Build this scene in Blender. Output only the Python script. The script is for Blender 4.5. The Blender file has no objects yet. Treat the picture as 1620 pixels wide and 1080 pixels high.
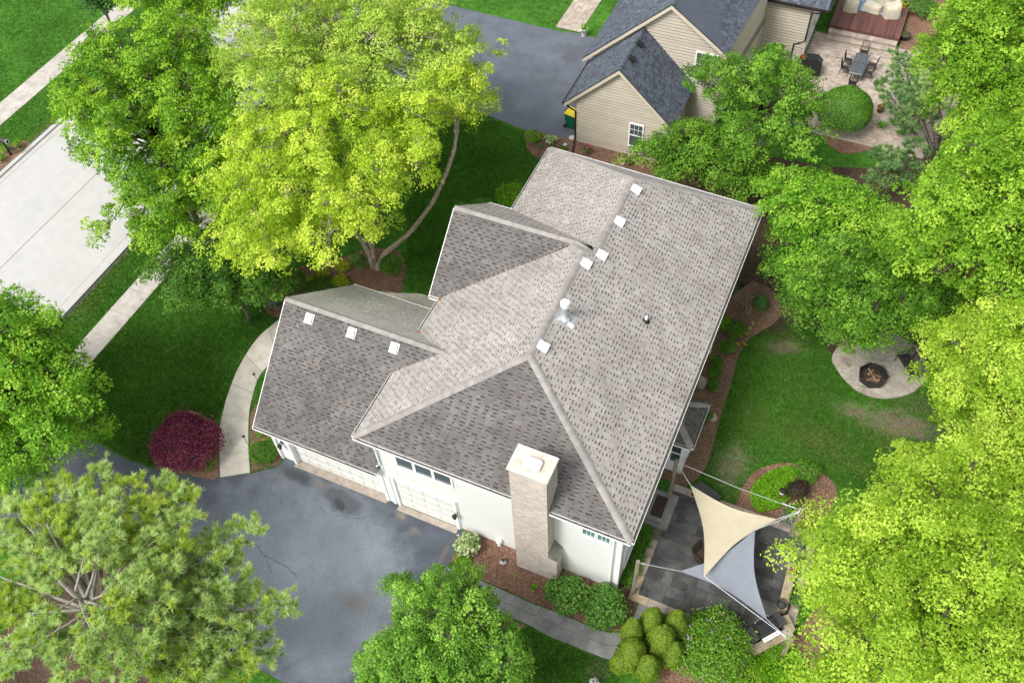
import bpy, bmesh, math, random
import numpy as np
from mathutils import Vector, Matrix

# ------------------------------------------------------------------ camera, light, exposure
SC = bpy.context.scene
COL = SC.collection
CAM = dict(f=1436.208, x=14.001, y=-13.484, z=35.227, yaw=0.475, pitch=0.649, roll=-0.070)
ROT = (Matrix.Rotation(CAM['yaw'], 3, 'Z') @ Matrix.Rotation(CAM['pitch'], 3, 'X') @ Matrix.Rotation(CAM['roll'], 3, 'Z'))
CP = Vector((CAM['x'], CAM['y'], CAM['z']))
cd = bpy.data.cameras.new('drone_camera')
cam = bpy.data.objects.new('drone_camera', cd)
COL.objects.link(cam)
cam.matrix_world = Matrix.Translation(CP) @ ROT.to_4x4()
cd.sensor_width = 36
cd.lens = 36 * CAM['f'] / 1620
cd.clip_start = 0.5
cd.clip_end = 2000
SC.camera = cam

SUN_EL, SUN_AZ = math.radians(52), math.radians(207)     # azimuth clockwise from +Y: light from the south-south-west through thin cloud
w = bpy.data.worlds.new('World')
SC.world = w
w.use_nodes = True
nt = w.node_tree
nt.nodes.clear()
sky = nt.nodes.new('ShaderNodeTexSky')
sky.sky_type = 'NISHITA'
sky.sun_disc = False
sky.sun_elevation = SUN_EL
sky.sun_rotation = SUN_AZ
sky.air_density = 1.0
sky.dust_density = 3.0
sky.ozone_density = 1.0
hs = nt.nodes.new('ShaderNodeHueSaturation')
hs.inputs['Saturation'].default_value = 0.18        # thin overcast: the blue of the sky is washed out
hs.inputs['Value'].default_value = 1.0
bg = nt.nodes.new('ShaderNodeBackground')
bg.inputs['Strength'].default_value = 0.122
wo = nt.nodes.new('ShaderNodeOutputWorld')
nt.links.new(sky.outputs[0], hs.inputs['Color'])
nt.links.new(hs.outputs[0], bg.inputs['Color'])
nt.links.new(bg.outputs[0], wo.inputs['Surface'])
sl = bpy.data.lights.new('sun', 'SUN')
sl.energy = 1.5
sl.angle = math.radians(20)
sl.color = (1.0, 0.965, 0.90)
so = bpy.data.objects.new('sun', sl)
COL.objects.link(so)
sd = Vector((math.sin(SUN_AZ) * math.cos(SUN_EL), math.cos(SUN_AZ) * math.cos(SUN_EL), math.sin(SUN_EL)))
so.rotation_euler = (-sd).to_track_quat('-Z', 'Y').to_euler()
so.location = sd * 100
SC.view_settings.view_transform = 'Standard'
SC.view_settings.look = 'None'
SC.view_settings.gamma = 1
SC.view_settings.use_curve_mapping = False
SC.view_settings.exposure = 1.05
SC.render.engine = 'CYCLES'
SC.cycles.max_bounces = 6
SC.cycles.transparent_max_bounces = 8

# ------------------------------------------------------------------ where a point of the survey picture lies in the place
def ray(px, py):
    return ROT @ Vector(((px - 810) / CAM['f'], -(py - 540) / CAM['f'], -1))
def at(px, py, z=0.0):
    d = ray(px, py)
    return CP + d * ((z - CP.z) / d.z)
def at_y(px, py, y):
    d = ray(px, py)
    return CP + d * ((y - CP.y) / d.y)
def at_x(px, py, x):
    d = ray(px, py)
    return CP + d * ((x - CP.x) / d.x)
def over(b, px, py):
    'the point straight above b that shows nearest to px, py'
    d = ray(px, py)
    o = CP - Vector((b[0], b[1], 0))
    # minimise horizontal distance
    t = -(o.x * d.x + o.y * d.y) / (d.x * d.x + d.y * d.y)
    return Vector((b[0], b[1], (CP + d * t).z))
def ppm(p):
    'pixels of the 1620 wide picture per metre at p'
    q = ROT.transposed() @ (Vector(p) - CP)
    return CAM['f'] / -q.z
def proj(P):
    'n,3 array -> n,2 picture points'
    R = np.array(ROT)
    q = (np.asarray(P) - np.array(CP)) @ R
    return np.stack([810 + CAM['f'] * q[:, 0] / -q[:, 2], 540 - CAM['f'] * q[:, 1] / -q[:, 2]], 1)

# ------------------------------------------------------------------ objects
def empty(name, label, cat, loc=(0, 0, 0), rz=0.0, group=None):
    o = bpy.data.objects.new(name, None)
    o.empty_display_size = 0.2
    COL.objects.link(o)
    o.location = loc
    o.rotation_euler = (0, 0, rz)
    return tag(o, label, cat, group)
def tag(o, label=None, cat=None, group=None, kind=None):
    if label: o['label'] = label
    if cat: o['category'] = cat
    if group: o['group'] = group
    if kind: o['kind'] = kind
    return o
def link(name, me, parent=None, mw=None):
    o = bpy.data.objects.new(name, me)
    COL.objects.link(o)
    if parent: o.parent = parent
    if mw is not None: o.matrix_local = mw
    return o
def kids(o):
    return [c for c in bpy.data.objects if c.parent == o]
def copy_tree(o, loc=None, rz=None, label=None, scale=None):
    c = o.copy(); COL.objects.link(c)
    if loc is not None: c.location = loc
    if rz is not None: c.rotation_euler = (0, 0, rz)
    if scale is not None: c.scale = (scale,) * 3
    if label: c['label'] = label
    for k in list(o.children):
        d = k.copy(); COL.objects.link(d); d.parent = c
        for g in list(k.children):
            e = g.copy(); COL.objects.link(e); e.parent = d
    return c

class MB:
    'collects faces, then makes one mesh'
    def __init__(s):
        s.v = []; s.f = []; s.m = []; s.c = []; s.T = Matrix.Identity(4)
    def at(s, loc=(0, 0, 0), rz=0.0):
        s.T = Matrix.Translation(Vector(loc)) @ Matrix.Rotation(rz, 4, 'Z'); return s
    def face(s, pts, m=0, c=0.5):
        n = len(s.v)
        for p in pts: s.v.append(tuple(s.T @ Vector(p)))
        s.f.append(tuple(range(n, n + len(pts)))); s.m.append(m); s.c.append(c)
    def grid(s, vs, fs, m=0, c=0.5):
        n = len(s.v)
        for p in vs: s.v.append(tuple(s.T @ Vector(p)))
        for f in fs:
            s.f.append(tuple(n + i for i in f)); s.m.append(m); s.c.append(c)
    def box(s, a, b, m=0, c=0.5, bev=0.0):
        x0, y0, z0 = a; x1, y1, z1 = b
        if bev <= 0:
            vs = [(x, y, z) for z in (z0, z1) for y in (y0, y1) for x in (x0, x1)]
            s.grid(vs, [(0, 2, 3, 1), (4, 5, 7, 6), (0, 1, 5, 4), (2, 6, 7, 3), (0, 4, 6, 2), (1, 3, 7, 5)], m, c)
        else:
            e = bev
            def ring(i, z): return [(x0 + i, y0, z), (x1 - i, y0, z), (x1, y0 + i, z), (x1, y1 - i, z), (x1 - i, y1, z), (x0 + i, y1, z), (x0, y1 - i, z), (x0, y0 + i, z)]
            lo = ring(e, z0); mid = ring(e, z1 - e)
            top = [(min(max(p[0], x0 + e), x1 - e), min(max(p[1], y0 + e), y1 - e), z1) for p in mid]
            vs = lo + mid + top
            fs = []
            for i in range(8):
                j = (i + 1) % 8
                fs.append((i, j, 8 + j, 8 + i)); fs.append((8 + i, 8 + j, 16 + j, 16 + i))
            fs.append(tuple(range(16, 24))); fs.append(tuple(range(7, -1, -1)))
            s.grid(vs, fs, m, c)
        return s
    def cbox(s, c, d, m=0, col=0.5, bev=0.0):
        return s.box([c[i] - d[i] / 2 for i in range(3)], [c[i] + d[i] / 2 for i in range(3)], m, col, bev)
    def beam(s, p, q, w, h=None, m=0, c=0.5, up=(0, 0, 1)):
        'a bar of rectangular section from p to q'
        h = h or w
        p = Vector(p); q = Vector(q); t = (q - p).normalized()
        u = Vector(up)
        a = t.cross(u)
        if a.length < 1e-4: a = t.cross(Vector((1, 0, 0)))
        a.normalize(); b = a.cross(t).normalized()
        vs = [e + a * (sx * w / 2) + b * (sy * h / 2) for e in (p, q) for sx, sy in ((-1, -1), (1, -1), (1, 1), (-1, 1))]
        s.grid(vs, [(0, 3, 2, 1), (4, 5, 6, 7), (0, 1, 5, 4), (1, 2, 6, 5), (2, 3, 7, 6), (3, 0, 4, 7)], m, c)
        return s
    def tube(s, pts, rad, n=8, m=0, c=0.5, caps=True):
        pts = [Vector(p) for p in pts]
        if not hasattr(rad, '__len__'): rad = [rad] * len(pts)
        ref = Vector((0.31, 0.17, 1)).normalized()
        rings = []
        for i, p in enumerate(pts):
            t = (pts[min(i + 1, len(pts) - 1)] - pts[max(i - 1, 0)]).normalized()
            a = t.cross(ref)
            if a.length < 0.05: a = t.cross(Vector((1, 0, 0)))
            a.normalize(); b = t.cross(a)
            rings.append([p + (a * math.cos(2 * math.pi * k / n) + b * math.sin(2 * math.pi * k / n)) * rad[i] for k in range(n)])
        vs = [v for r in rings for v in r]
        fs = [(i * n + k, i * n + (k + 1) % n, (i + 1) * n + (k + 1) % n, (i + 1) * n + k) for i in range(len(pts) - 1) for k in range(n)]
        if caps:
            fs.append(tuple(range(n - 1, -1, -1))); fs.append(tuple((len(pts) - 1) * n + k for k in range(n)))
        s.grid(vs, fs, m, c)
        return s
    def lathe(s, prof, n=16, m=0, c=0.5, base=(0, 0, 0), caps=True):
        bx, by, bz = base
        vs = [(bx + r * math.cos(2 * math.pi * k / n), by + r * math.sin(2 * math.pi * k / n), bz + z) for r, z in prof for k in range(n)]
        fs = [(i * n + k, i * n + (k + 1) % n, (i + 1) * n + (k + 1) % n, (i + 1) * n + k) for i in range(len(prof) - 1) for k in range(n)]
        if caps:
            fs.append(tuple(range(n - 1, -1, -1))); fs.append(tuple((len(prof) - 1) * n + k for k in range(n)))
        s.grid(vs, fs, m, c)
        return s
    def prism(s, poly, z0, z1, m=0, c=0.5, bottom=False):
        n = len(poly)
        a = sum(poly[i][0] * poly[(i + 1) % n][1] - poly[(i + 1) % n][0] * poly[i][1] for i in range(n))
        if a < 0: poly = poly[::-1]
        vs = [(p[0], p[1], z0) for p in poly] + [(p[0], p[1], z1) for p in poly]
        fs = [(i, (i + 1) % n, n + (i + 1) % n, n + i) for i in range(n)] + [tuple(range(n, 2 * n))]
        if bottom: fs.append(tuple(range(n - 1, -1, -1)))
        s.grid(vs, fs, m, c)
        return s
    def build(s, name, mats, parent=None, smooth=False, mw=None):
        return link(name, s.mesh(name, mats, smooth), parent, mw)
    def mesh(s, name, mats, smooth=False):
        me = bpy.data.meshes.new(name)
        me.from_pydata(s.v, [], s.f)
        for m in (mats if isinstance(mats, (list, tuple)) else [mats]): me.materials.append(m)
        if any(s.m): me.polygons.foreach_set('material_index', s.m)
        at_ = me.attributes.new('v', 'FLOAT', 'FACE')
        at_.data.foreach_set('value', s.c)
        if smooth: me.polygons.foreach_set('use_smooth', [True] * len(s.f))
        me.update()
        return me

def np_mesh(name, V, F, mats, v=None, mi=None):
    'numpy verts (n,3) and faces (k,3 or 4)'
    me = bpy.data.meshes.new(name)
    k = F.shape[1]
    me.vertices.add(len(V)); me.vertices.foreach_set('co', np.ascontiguousarray(V, dtype=np.float32).ravel())
    me.loops.add(F.size); me.loops.foreach_set('vertex_index', np.ascontiguousarray(F, dtype=np.int32).ravel())
    me.polygons.add(len(F)); me.polygons.foreach_set('loop_start', np.arange(0, F.size, k, dtype=np.int32))
    for m in (mats if isinstance(mats, (list, tuple)) else [mats]): me.materials.append(m)
    if mi is not None: me.polygons.foreach_set('material_index', mi.astype(np.int32))
    if v is not None:
        a = me.attributes.new('v', 'FLOAT', 'FACE'); a.data.foreach_set('value', v.astype(np.float32))
    me.update(calc_edges=True)
    return me

def spline(pts, n=6, closed=True):
    'Catmull-Rom through 2D points'
    P = [Vector((p[0], p[1])) for p in pts]; N = len(P); out = []
    for i in range(N if closed else N - 1):
        g = lambda k: P[k % N] if closed else P[min(max(k, 0), N - 1)]
        p0, p1, p2, p3 = g(i - 1), g(i), g(i + 1), g(i + 2)
        for k in range(n):
            t = k / n
            out.append(0.5 * ((2 * p1) + (p2 - p0) * t + (2 * p0 - 5 * p1 + 4 * p2 - p3) * t * t + (3 * p1 - p0 - 3 * p2 + p3) * t ** 3))
    if not closed: out.append(P[-1])
    return out
def sheet(name, poly, z, mat, thick=0.0, parent=None):
    bm = bmesh.new()
    vs = [bm.verts.new((p[0], p[1], z)) for p in poly]
    f = bm.faces.new(vs)
    f.normal_update()
    if f.normal.z < 0: f.normal_flip()
    if thick:
        n = len(vs)
        lo = [bm.verts.new((p[0], p[1], z - thick)) for p in poly]
        for i in range(n): bm.faces.new((vs[i], lo[i], lo[(i + 1) % n], vs[(i + 1) % n]))
    bmesh.ops.triangulate(bm, faces=[f])
    bmesh.ops.recalc_face_normals(bm, faces=bm.faces)
    up = sum(fc.normal.z for fc in bm.faces)
    if up < 0:
        for fc in bm.faces: fc.normal_flip()
    me = bpy.data.meshes.new(name); bm.to_mesh(me); bm.free()
    me.materials.append(mat)
    return link(name, me, parent)
def gp(pts, z=0.0):
    return [at(x, y, z).to_2d() for x, y in pts]

# ------------------------------------------------------------------ materials
def _n(t, k, **kw):
    n = t.nodes.new(k)
    for a, b in kw.items(): setattr(n, a, b)
    return n
def pmat(name, cols, scale=6.0, detail=5.0, rough=0.8, bump=0.0, bscale=None, attr=0.0, orand=0.0, hue=0.0, metal=0.0,
         spec=0.3, big=None, spots=None, coords='pos', distort=0.0, stretch=None, tint=None, wscale=0.9, fine=None):
    'noise coloured surface; attr / orand vary the brightness per face / per object; spots are stains (x, y, rx, ry, colour, strength)'
    m = bpy.data.materials.new(name); m.use_nodes = True
    t = m.node_tree; t.nodes.clear(); L = t.links.new
    out = _n(t, 'ShaderNodeOutputMaterial'); b = _n(t, 'ShaderNodeBsdfPrincipled')
    L(b.outputs[0], out.inputs[0])
    b.inputs['Roughness'].default_value = rough; b.inputs['Metallic'].default_value = metal
    b.inputs['Specular IOR Level'].default_value = spec
    if coords == 'pos': vec = _n(t, 'ShaderNodeNewGeometry').outputs['Position']
    else: vec = _n(t, 'ShaderNodeTexCoord').outputs['Object']
    nv = vec
    if stretch:
        mp = _n(t, 'ShaderNodeMapping'); mp.inputs['Scale'].default_value = stretch; L(vec, mp.inputs[0]); nv = mp.outputs[0]
    no = _n(t, 'ShaderNodeTexNoise'); no.inputs['Scale'].default_value = scale; no.inputs['Detail'].default_value = detail
    no.inputs['Roughness'].default_value = 0.62; no.inputs['Distortion'].default_value = distort
    L(nv, no.inputs['Vector'])
    r = _n(t, 'ShaderNodeValToRGB'); r.color_ramp.elements.remove(r.color_ramp.elements[0])
    k = len(cols)
    for i, c in enumerate(cols):
        p = 0.3 + 0.4 * i / max(1, k - 1)
        e = r.color_ramp.elements[0] if i == 0 else r.color_ramp.elements.new(p)
        e.position = p; e.color = (*c, 1)
    L(no.outputs[0], r.inputs[0])
    col = r.outputs[0]
    def mul(col, fac):
        h = _n(t, 'ShaderNodeHueSaturation'); L(col, h.inputs['Color']); L(fac, h.inputs['Value']); return h.outputs[0]
    def rng(src, lo, hi, a=0.0, c=1.0):
        q = _n(t, 'ShaderNodeMapRange'); q.inputs[1].default_value = a; q.inputs[2].default_value = c
        q.inputs[3].default_value = lo; q.inputs[4].default_value = hi; L(src, q.inputs[0]); return q.outputs[0]
    if big:   # large soft patches: (scale, amount)
        n2 = _n(t, 'ShaderNodeTexNoise'); n2.inputs['Scale'].default_value = big[0]; n2.inputs['Detail'].default_value = 3
        L(vec, n2.inputs['Vector']); col = mul(col, rng(n2.outputs[0], 1 - big[1], 1 + big[1], 0.3, 0.7))
    if tint:  # some pieces lean to another hue: (colour factor, amount)
        a = _n(t, 'ShaderNodeAttribute', attribute_name='v')
        w2 = _n(t, 'ShaderNodeMath', operation='MULTIPLY'); w2.inputs[1].default_value = 9.37; L(a.outputs['Fac'], w2.inputs[0])
        w3 = _n(t, 'ShaderNodeMath', operation='FRACT'); L(w2.outputs[0], w3.inputs[0])
        mx = _n(t, 'ShaderNodeMix', data_type='RGBA', blend_type='MULTIPLY'); L(rng(w3.outputs[0], 0, tint[1], .45, 1.0), mx.inputs[0]); L(col, mx.inputs[6]); mx.inputs[7].default_value = (*tint[0], 1); col = mx.outputs[2]
    if attr:
        a = _n(t, 'ShaderNodeAttribute', attribute_name='v'); col = mul(col, rng(a.outputs['Fac'], 1 - attr, 1 + attr))
    if orand:
        oi = _n(t, 'ShaderNodeObjectInfo'); col = mul(col, rng(oi.outputs['Random'], 1 - orand, 1 + orand))
        if hue:
            w2 = _n(t, 'ShaderNodeMath', operation='MULTIPLY'); w2.inputs[1].default_value = 7.31; L(oi.outputs['Random'], w2.inputs[0])
            w3 = _n(t, 'ShaderNodeMath', operation='FRACT'); L(w2.outputs[0], w3.inputs[0])
            h = _n(t, 'ShaderNodeHueSaturation'); L(col, h.inputs['Color']); L(rng(w3.outputs[0], 1 - hue * 6, 1 + hue * 6), h.inputs['Saturation'])
            L(rng(w3.outputs[0], 0.5 - hue * .15, 0.5 + hue * .15), h.inputs['Hue']); col = h.outputs[0]
    if spots:
        wn = _n(t, 'ShaderNodeTexNoise'); wn.inputs['Scale'].default_value = wscale; wn.inputs['Detail'].default_value = 5
        wn.inputs['Roughness'].default_value = 0.65
        L(vec, wn.inputs['Vector'])
        for (sx, sy, rx, ry, c, st, *edge) in spots:
            ed = edge[0] if edge else 0.75
            rot = edge[1] if len(edge) > 1 else 0.0
            amp = edge[2] if len(edge) > 2 else 0.75
            s1 = _n(t, 'ShaderNodeVectorMath', operation='SUBTRACT'); s1.inputs[1].default_value = (sx, sy, 0); L(vec, s1.inputs[0])
            vr = _n(t, 'ShaderNodeVectorRotate', rotation_type='Z_AXIS'); vr.inputs['Angle'].default_value = -rot; L(s1.outputs[0], vr.inputs['Vector'])
            mp = _n(t, 'ShaderNodeVectorMath', operation='MULTIPLY'); mp.inputs[1].default_value = (1 / rx, 1 / ry, 0); L(vr.outputs[0], mp.inputs[0])
            ln = _n(t, 'ShaderNodeVectorMath', operation='LENGTH'); L(mp.outputs[0], ln.inputs[0])
            ad = _n(t, 'ShaderNodeMath', operation='ADD'); L(ln.outputs['Value'], ad.inputs[0]); L(rng(wn.outputs[0], -amp, amp, 0.25, 0.75), ad.inputs[1])
            fc = rng(ad.outputs[0], st, 0.0, 1.0 - ed, 1.0 + ed * .3)
            mx = _n(t, 'ShaderNodeMix', data_type='RGBA'); L(fc, mx.inputs[0]); L(col, mx.inputs[6]); mx.inputs[7].default_value = (*c, 1)
            col = mx.outputs[2]
    if fine:  # small scale mottling: (scale, amount)
        n3 = _n(t, 'ShaderNodeTexNoise'); n3.inputs['Scale'].default_value = fine[0]; n3.inputs['Detail'].default_value = 4; n3.inputs['Roughness'].default_value = 0.7
        L(vec, n3.inputs['Vector']); col = mul(col, rng(n3.outputs[0], 1 - fine[1], 1 + fine[1], 0.34, 0.66))
    L(col, b.inputs['Base Color'])
    if bump:
        bn = _n(t, 'ShaderNodeTexNoise'); bn.inputs['Scale'].default_value = bscale or scale * 4; bn.inputs['Detail'].default_value = 4
        L(nv, bn.inputs['Vector'])
        bp = _n(t, 'ShaderNodeBump'); bp.inputs['Strength'].default_value = min(1, bump); bp.inputs['Distance'].default_value = 0.02
        L(bn.outputs[0], bp.inputs['Height']); L(bp.outputs[0], b.inputs['Normal'])
    return m
def flat(name, c, rough=0.6, metal=0.0, spec=0.4, var=0.08):
    return pmat(name, [tuple(x * (1 - var) for x in c), tuple(x * (1 + var) for x in c)], 9, 4, rough, metal=metal, spec=spec)
def leafmat(name, dark, mid, light, trans=0.35, rough=0.55):
    m = bpy.data.materials.new(name); m.use_nodes = True
    t = m.node_tree; t.nodes.clear(); L = t.links.new
    out = _n(t, 'ShaderNodeOutputMaterial'); b = _n(t, 'ShaderNodeBsdfPrincipled'); tr = _n(t, 'ShaderNodeBsdfTranslucent'); mx = _n(t, 'ShaderNodeMixShader')
    a = _n(t, 'ShaderNodeAttribute', attribute_name='v')
    r = _n(t, 'ShaderNodeValToRGB')
    r.color_ramp.elements[0].color = (*dark, 1); r.color_ramp.elements[0].position = 0.08
    r.color_ramp.elements[1].color = (*light, 1); r.color_ramp.elements[1].position = 0.95
    e = r.color_ramp.elements.new(0.5); e.color = (*mid, 1)
    L(a.outputs['Fac'], r.inputs[0])
    h = _n(t, 'ShaderNodeHueSaturation'); h.inputs['Saturation'].default_value = 1.1; h.inputs['Value'].default_value = 1.15; L(r.outputs[0], h.inputs['Color'])
    L(r.outputs[0], b.inputs['Base Color']); L(h.outputs[0], tr.inputs['Color'])
    b.inputs['Roughness'].default_value = rough; b.inputs['Specular IOR Level'].default_value = 0.25
    mx.inputs[0].default_value = trans
    L(b.outputs[0], mx.inputs[1]); L(tr.outputs[0], mx.inputs[2]); L(mx.outputs[0], out.inputs[0])
    return m

# ------------------------------------------------------------------ the ground and its surfaces
random.seed(7)
def sp(px, py, rx, ry, c, st, *e):
    p = at(px, py); return (p.x, p.y, rx, ry, c, st, *e)
DIRT = (0.155, 0.122, 0.088); DRY = (0.135, 0.145, 0.045)
M = {}
M['lawn'] = pmat('lawn_grass', [(0.026, 0.082, 0.008), (0.047, 0.138, 0.016), (0.080, 0.185, 0.029)], 2.6, 7, 0.95, 1.0, 16, spec=0.06, big=(0.33, 0.30), wscale=2.2, fine=(9, .42),
    spots=[sp(1240, 548, 1.25, .55, DIRT, .8, .8, .5), sp(1158, 735, .9, 1.5, DIRT, .75, .9), sp(1425, 672, 2.3, .95, DIRT, .9, .8, .1), sp(1350, 650, 1.2, .6, DIRT, .5, .9),
           sp(1300, 700, 1.5, .8, DRY, .5, .9), sp(1225, 500, 1.5, 1.9, (0.05, 0.038, 0.026), .95, .6, .4), sp(1195, 430, 1.6, 2.2, (0.045, 0.034, 0.024), .97, .6), sp(1280, 690, 2.2, 1.0, DRY, .45, .9),
           sp(1190, 660, .8, 1.6, DRY, .45, .9), sp(945, 1060, .5, .9, DIRT, .6, .9), sp(1455, 640, 1.4, .7, DIRT, .7, .9), sp(1360, 740, 1.3, .6, DRY, .5, .9),
           sp(115, 505, .7, 4.0, DRY, .55, .95), sp(60, 215, .5, 3.0, DRY, .6, .95), sp(1410, 700, 1.6, .7, DRY, .5, .9), sp(1265, 610, 1.2, 1.2, DRY, .32, .9), sp(250, 560, 2.4, 1.2, DRY, .15, .9)])
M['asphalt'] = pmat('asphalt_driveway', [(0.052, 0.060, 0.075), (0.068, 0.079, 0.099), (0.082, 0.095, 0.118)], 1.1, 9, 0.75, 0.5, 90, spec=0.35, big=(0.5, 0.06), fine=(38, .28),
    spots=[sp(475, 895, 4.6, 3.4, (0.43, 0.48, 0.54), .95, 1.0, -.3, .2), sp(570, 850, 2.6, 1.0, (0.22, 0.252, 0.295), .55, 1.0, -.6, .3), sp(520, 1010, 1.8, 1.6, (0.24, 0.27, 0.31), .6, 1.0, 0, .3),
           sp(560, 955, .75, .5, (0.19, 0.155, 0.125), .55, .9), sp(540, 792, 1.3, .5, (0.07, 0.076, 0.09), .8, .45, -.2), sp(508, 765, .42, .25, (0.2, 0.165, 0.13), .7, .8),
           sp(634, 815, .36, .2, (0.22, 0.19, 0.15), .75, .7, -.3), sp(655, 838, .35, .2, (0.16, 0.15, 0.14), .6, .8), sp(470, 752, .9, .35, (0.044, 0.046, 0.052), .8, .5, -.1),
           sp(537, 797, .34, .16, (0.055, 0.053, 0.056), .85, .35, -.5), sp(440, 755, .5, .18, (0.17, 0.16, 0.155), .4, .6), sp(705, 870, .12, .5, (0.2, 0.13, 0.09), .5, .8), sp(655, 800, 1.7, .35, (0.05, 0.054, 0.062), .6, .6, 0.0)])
M['asphalt_pale'] = pmat('asphalt_neighbour', [(0.085, 0.098, 0.122), (0.108, 0.124, 0.15), (0.125, 0.142, 0.172)], 0.9, 8, 0.75, 0.4, 80, spec=0.35, big=(0.3, 0.14),
    spots=[sp(905, 85, .9, 1.1, (0.085, 0.09, 0.105), .7, .5), sp(860, 130, .5, .4, (0.1, 0.12, 0.09), .4, .9)])
M['road'] = pmat('road_concrete', [(0.42, 0.412, 0.398), (0.45, 0.442, 0.428), (0.475, 0.467, 0.453)], 1.4, 9, 0.85, 0.25, 60, spec=0.2, big=(0.25, 0.04), orand=0.005,
    spots=[sp(75, 445, .3, .5, (0.42, 0.43, 0.36), .5, .9), sp(60, 300, 1.2, .2, (0.45, 0.44, 0.43), .3, .9)])
M['concrete'] = pmat('walk_concrete', [(0.36, 0.33, 0.295), (0.43, 0.40, 0.36), (0.48, 0.45, 0.41)], 2.2, 9, 0.85, 0.25, 60, spec=0.2, orand=0.04, big=(1.1, 0.10))
M['path'] = pmat('path_concrete', [(0.46, 0.42, 0.36), (0.53, 0.49, 0.43), (0.58, 0.54, 0.48)], 2.2, 9, 0.85, 0.25, 60, spec=0.2, orand=0.04, big=(1.1, 0.10))
M['joint'] = pmat('joint_soil', [(0.10, 0.09, 0.075), (0.16, 0.145, 0.12)], 8, 4, 0.95)
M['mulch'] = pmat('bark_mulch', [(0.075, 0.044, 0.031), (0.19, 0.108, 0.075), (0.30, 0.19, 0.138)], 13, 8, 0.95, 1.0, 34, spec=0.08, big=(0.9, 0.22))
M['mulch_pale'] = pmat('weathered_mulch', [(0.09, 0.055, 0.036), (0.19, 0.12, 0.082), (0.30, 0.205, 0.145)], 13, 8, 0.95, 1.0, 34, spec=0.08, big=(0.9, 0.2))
M['mulch_dark'] = pmat('shaded_soil', [(0.034, 0.025, 0.018), (0.08, 0.054, 0.039), (0.135, 0.09, 0.064)], 9, 8, 0.95, 1.0, 30, spec=0.08, big=(0.6, 0.3))  # dark brown mulch and bare soil
M['gravel'] = pmat('pea_gravel', [(0.25, 0.215, 0.175), (0.42, 0.38, 0.325), (0.55, 0.51, 0.45)], 17, 6, 0.9, 1.0, 45, spec=0.2, big=(1.5, 0.2),
    spots=[sp(1335, 567, .25, .2, (0.16, 0.10, 0.07), .6, .9), sp(1385, 628, .8, .25, (0.25, 0.18, 0.13), .5, .9), sp(1425, 612, .7, .3, (0.28, 0.2, 0.15), .5, .9), sp(1343, 578, .12, .1, (0.12, 0.17, 0.05), .7, .6), sp(1366, 612, .16, .07, (0.12, 0.17, 0.05), .7, .6)])
M['slate'] = pmat('dark_flagstone', [(0.050, 0.052, 0.054), (0.076, 0.077, 0.078), (0.115, 0.112, 0.105)], 1.8, 8, 0.7, 0.35, 14, spec=0.35, orand=0.36, hue=0.14, big=(1.4, 0.25))
M['bluestone'] = pmat('grey_flagstone', [(0.16, 0.165, 0.155), (0.21, 0.215, 0.205), (0.27, 0.265, 0.24)], 1.8, 8, 0.75, 0.35, 12, spec=0.3, orand=0.09, hue=0.06, big=(1.0, 0.2))
M['tanstone'] = pmat('tan_stone', [(0.27, 0.215, 0.16), (0.36, 0.295, 0.225), (0.43, 0.36, 0.285)], 4, 7, 0.85, 0.4, 16, spec=0.2, orand=0.12, hue=0.06)
M['paver'] = pmat('tan_paver', [(0.30, 0.245, 0.20), (0.40, 0.335, 0.28), (0.46, 0.395, 0.34)], 3, 6, 0.85, 0.3, 30, spec=0.2, attr=0.16, big=(0.4, 0.1))

PIECES = {}
def piece(name, c, size, rz, mat, parent=None, bev=True, label=None):
    'one block: a unit box shared by all alike pieces, scaled'
    k = mat.name
    if k not in PIECES: PIECES[k] = MB().box((-.5, -.5, -.5), (.5, .5, .5)).mesh(name + '_block', mat)
    o = bpy.data.objects.new(name, PIECES[k]); COL.objects.link(o)
    o.parent = parent
    o.matrix_local = Matrix.Translation(Vector(c)) @ Matrix.Rotation(rz, 4, 'Z') @ Matrix.Diagonal((*size, 1))
    return o
def slab_poly(name, poly, z0, z1, mat, parent=None):
    return MB().prism([(p[0], p[1]) for p in poly], z0, z1).build(name, mat, parent)

ground = sheet('ground', [(-300, -300), (300, -300), (300, 300), (-300, 300)], 0.0, M['lawn']); tag(ground, kind='structure')

# road: two concrete lanes with a joint between, kerb and gutter blocks either side
road = sheet('road', [(-31.35, -60), (-19.85, -60), (-19.85, 120), (-31.35, 120)], 0.006, M['joint']); tag(road, kind='structure')
for x0, x1 in ((-30.42, -25.64), (-25.60, -20.72)):
    for k in range(-4, 9):
        piece('lane_slab', ((x0 + x1) / 2, k * 14.0, 0.008), (x1 - x0, 13.997, 0.02), 0, M['road'], road)
for x0, x1, xk, s in ((-20.70, -20.36, -20.22, 1), (-30.78, -30.44, -30.92, -1)):
    for k in range(-5, 18):
        y = k * 4.6 + (0.7 if s < 0 else 0)
        piece('gutter_stone', ((x0 + x1) / 2, y, 0.012), (x1 - x0, 4.585, 0.024), 0, M['road'], road)
        piece('kerb_stone', (xk, y, 0.05), (0.27, 4.585, 0.13), 0, M['road'], road)
def pavement(name, x0, x1, y0, y1, step):
    s = sheet(name, [(x0 - .02, y0), (x1 + .02, y0), (x1 + .02, y1), (x0 - .02, y1)], 0.006, M['joint']); tag(s, kind='structure')
    y = y0
    while y < y1 - .01:
        piece('concrete_slab', ((x0 + x1) / 2, y + step / 2, 0.012 + random.uniform(0, .008)), (x1 - x0, step - 0.018, 0.03), 0, M['concrete'], s)
        y += step
pavement('pavement', -18.15, -16.82, -9.6, 60, 1.55)
pavement('pavement', -35.85, -34.25, -4, 70, 1.75)

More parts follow.
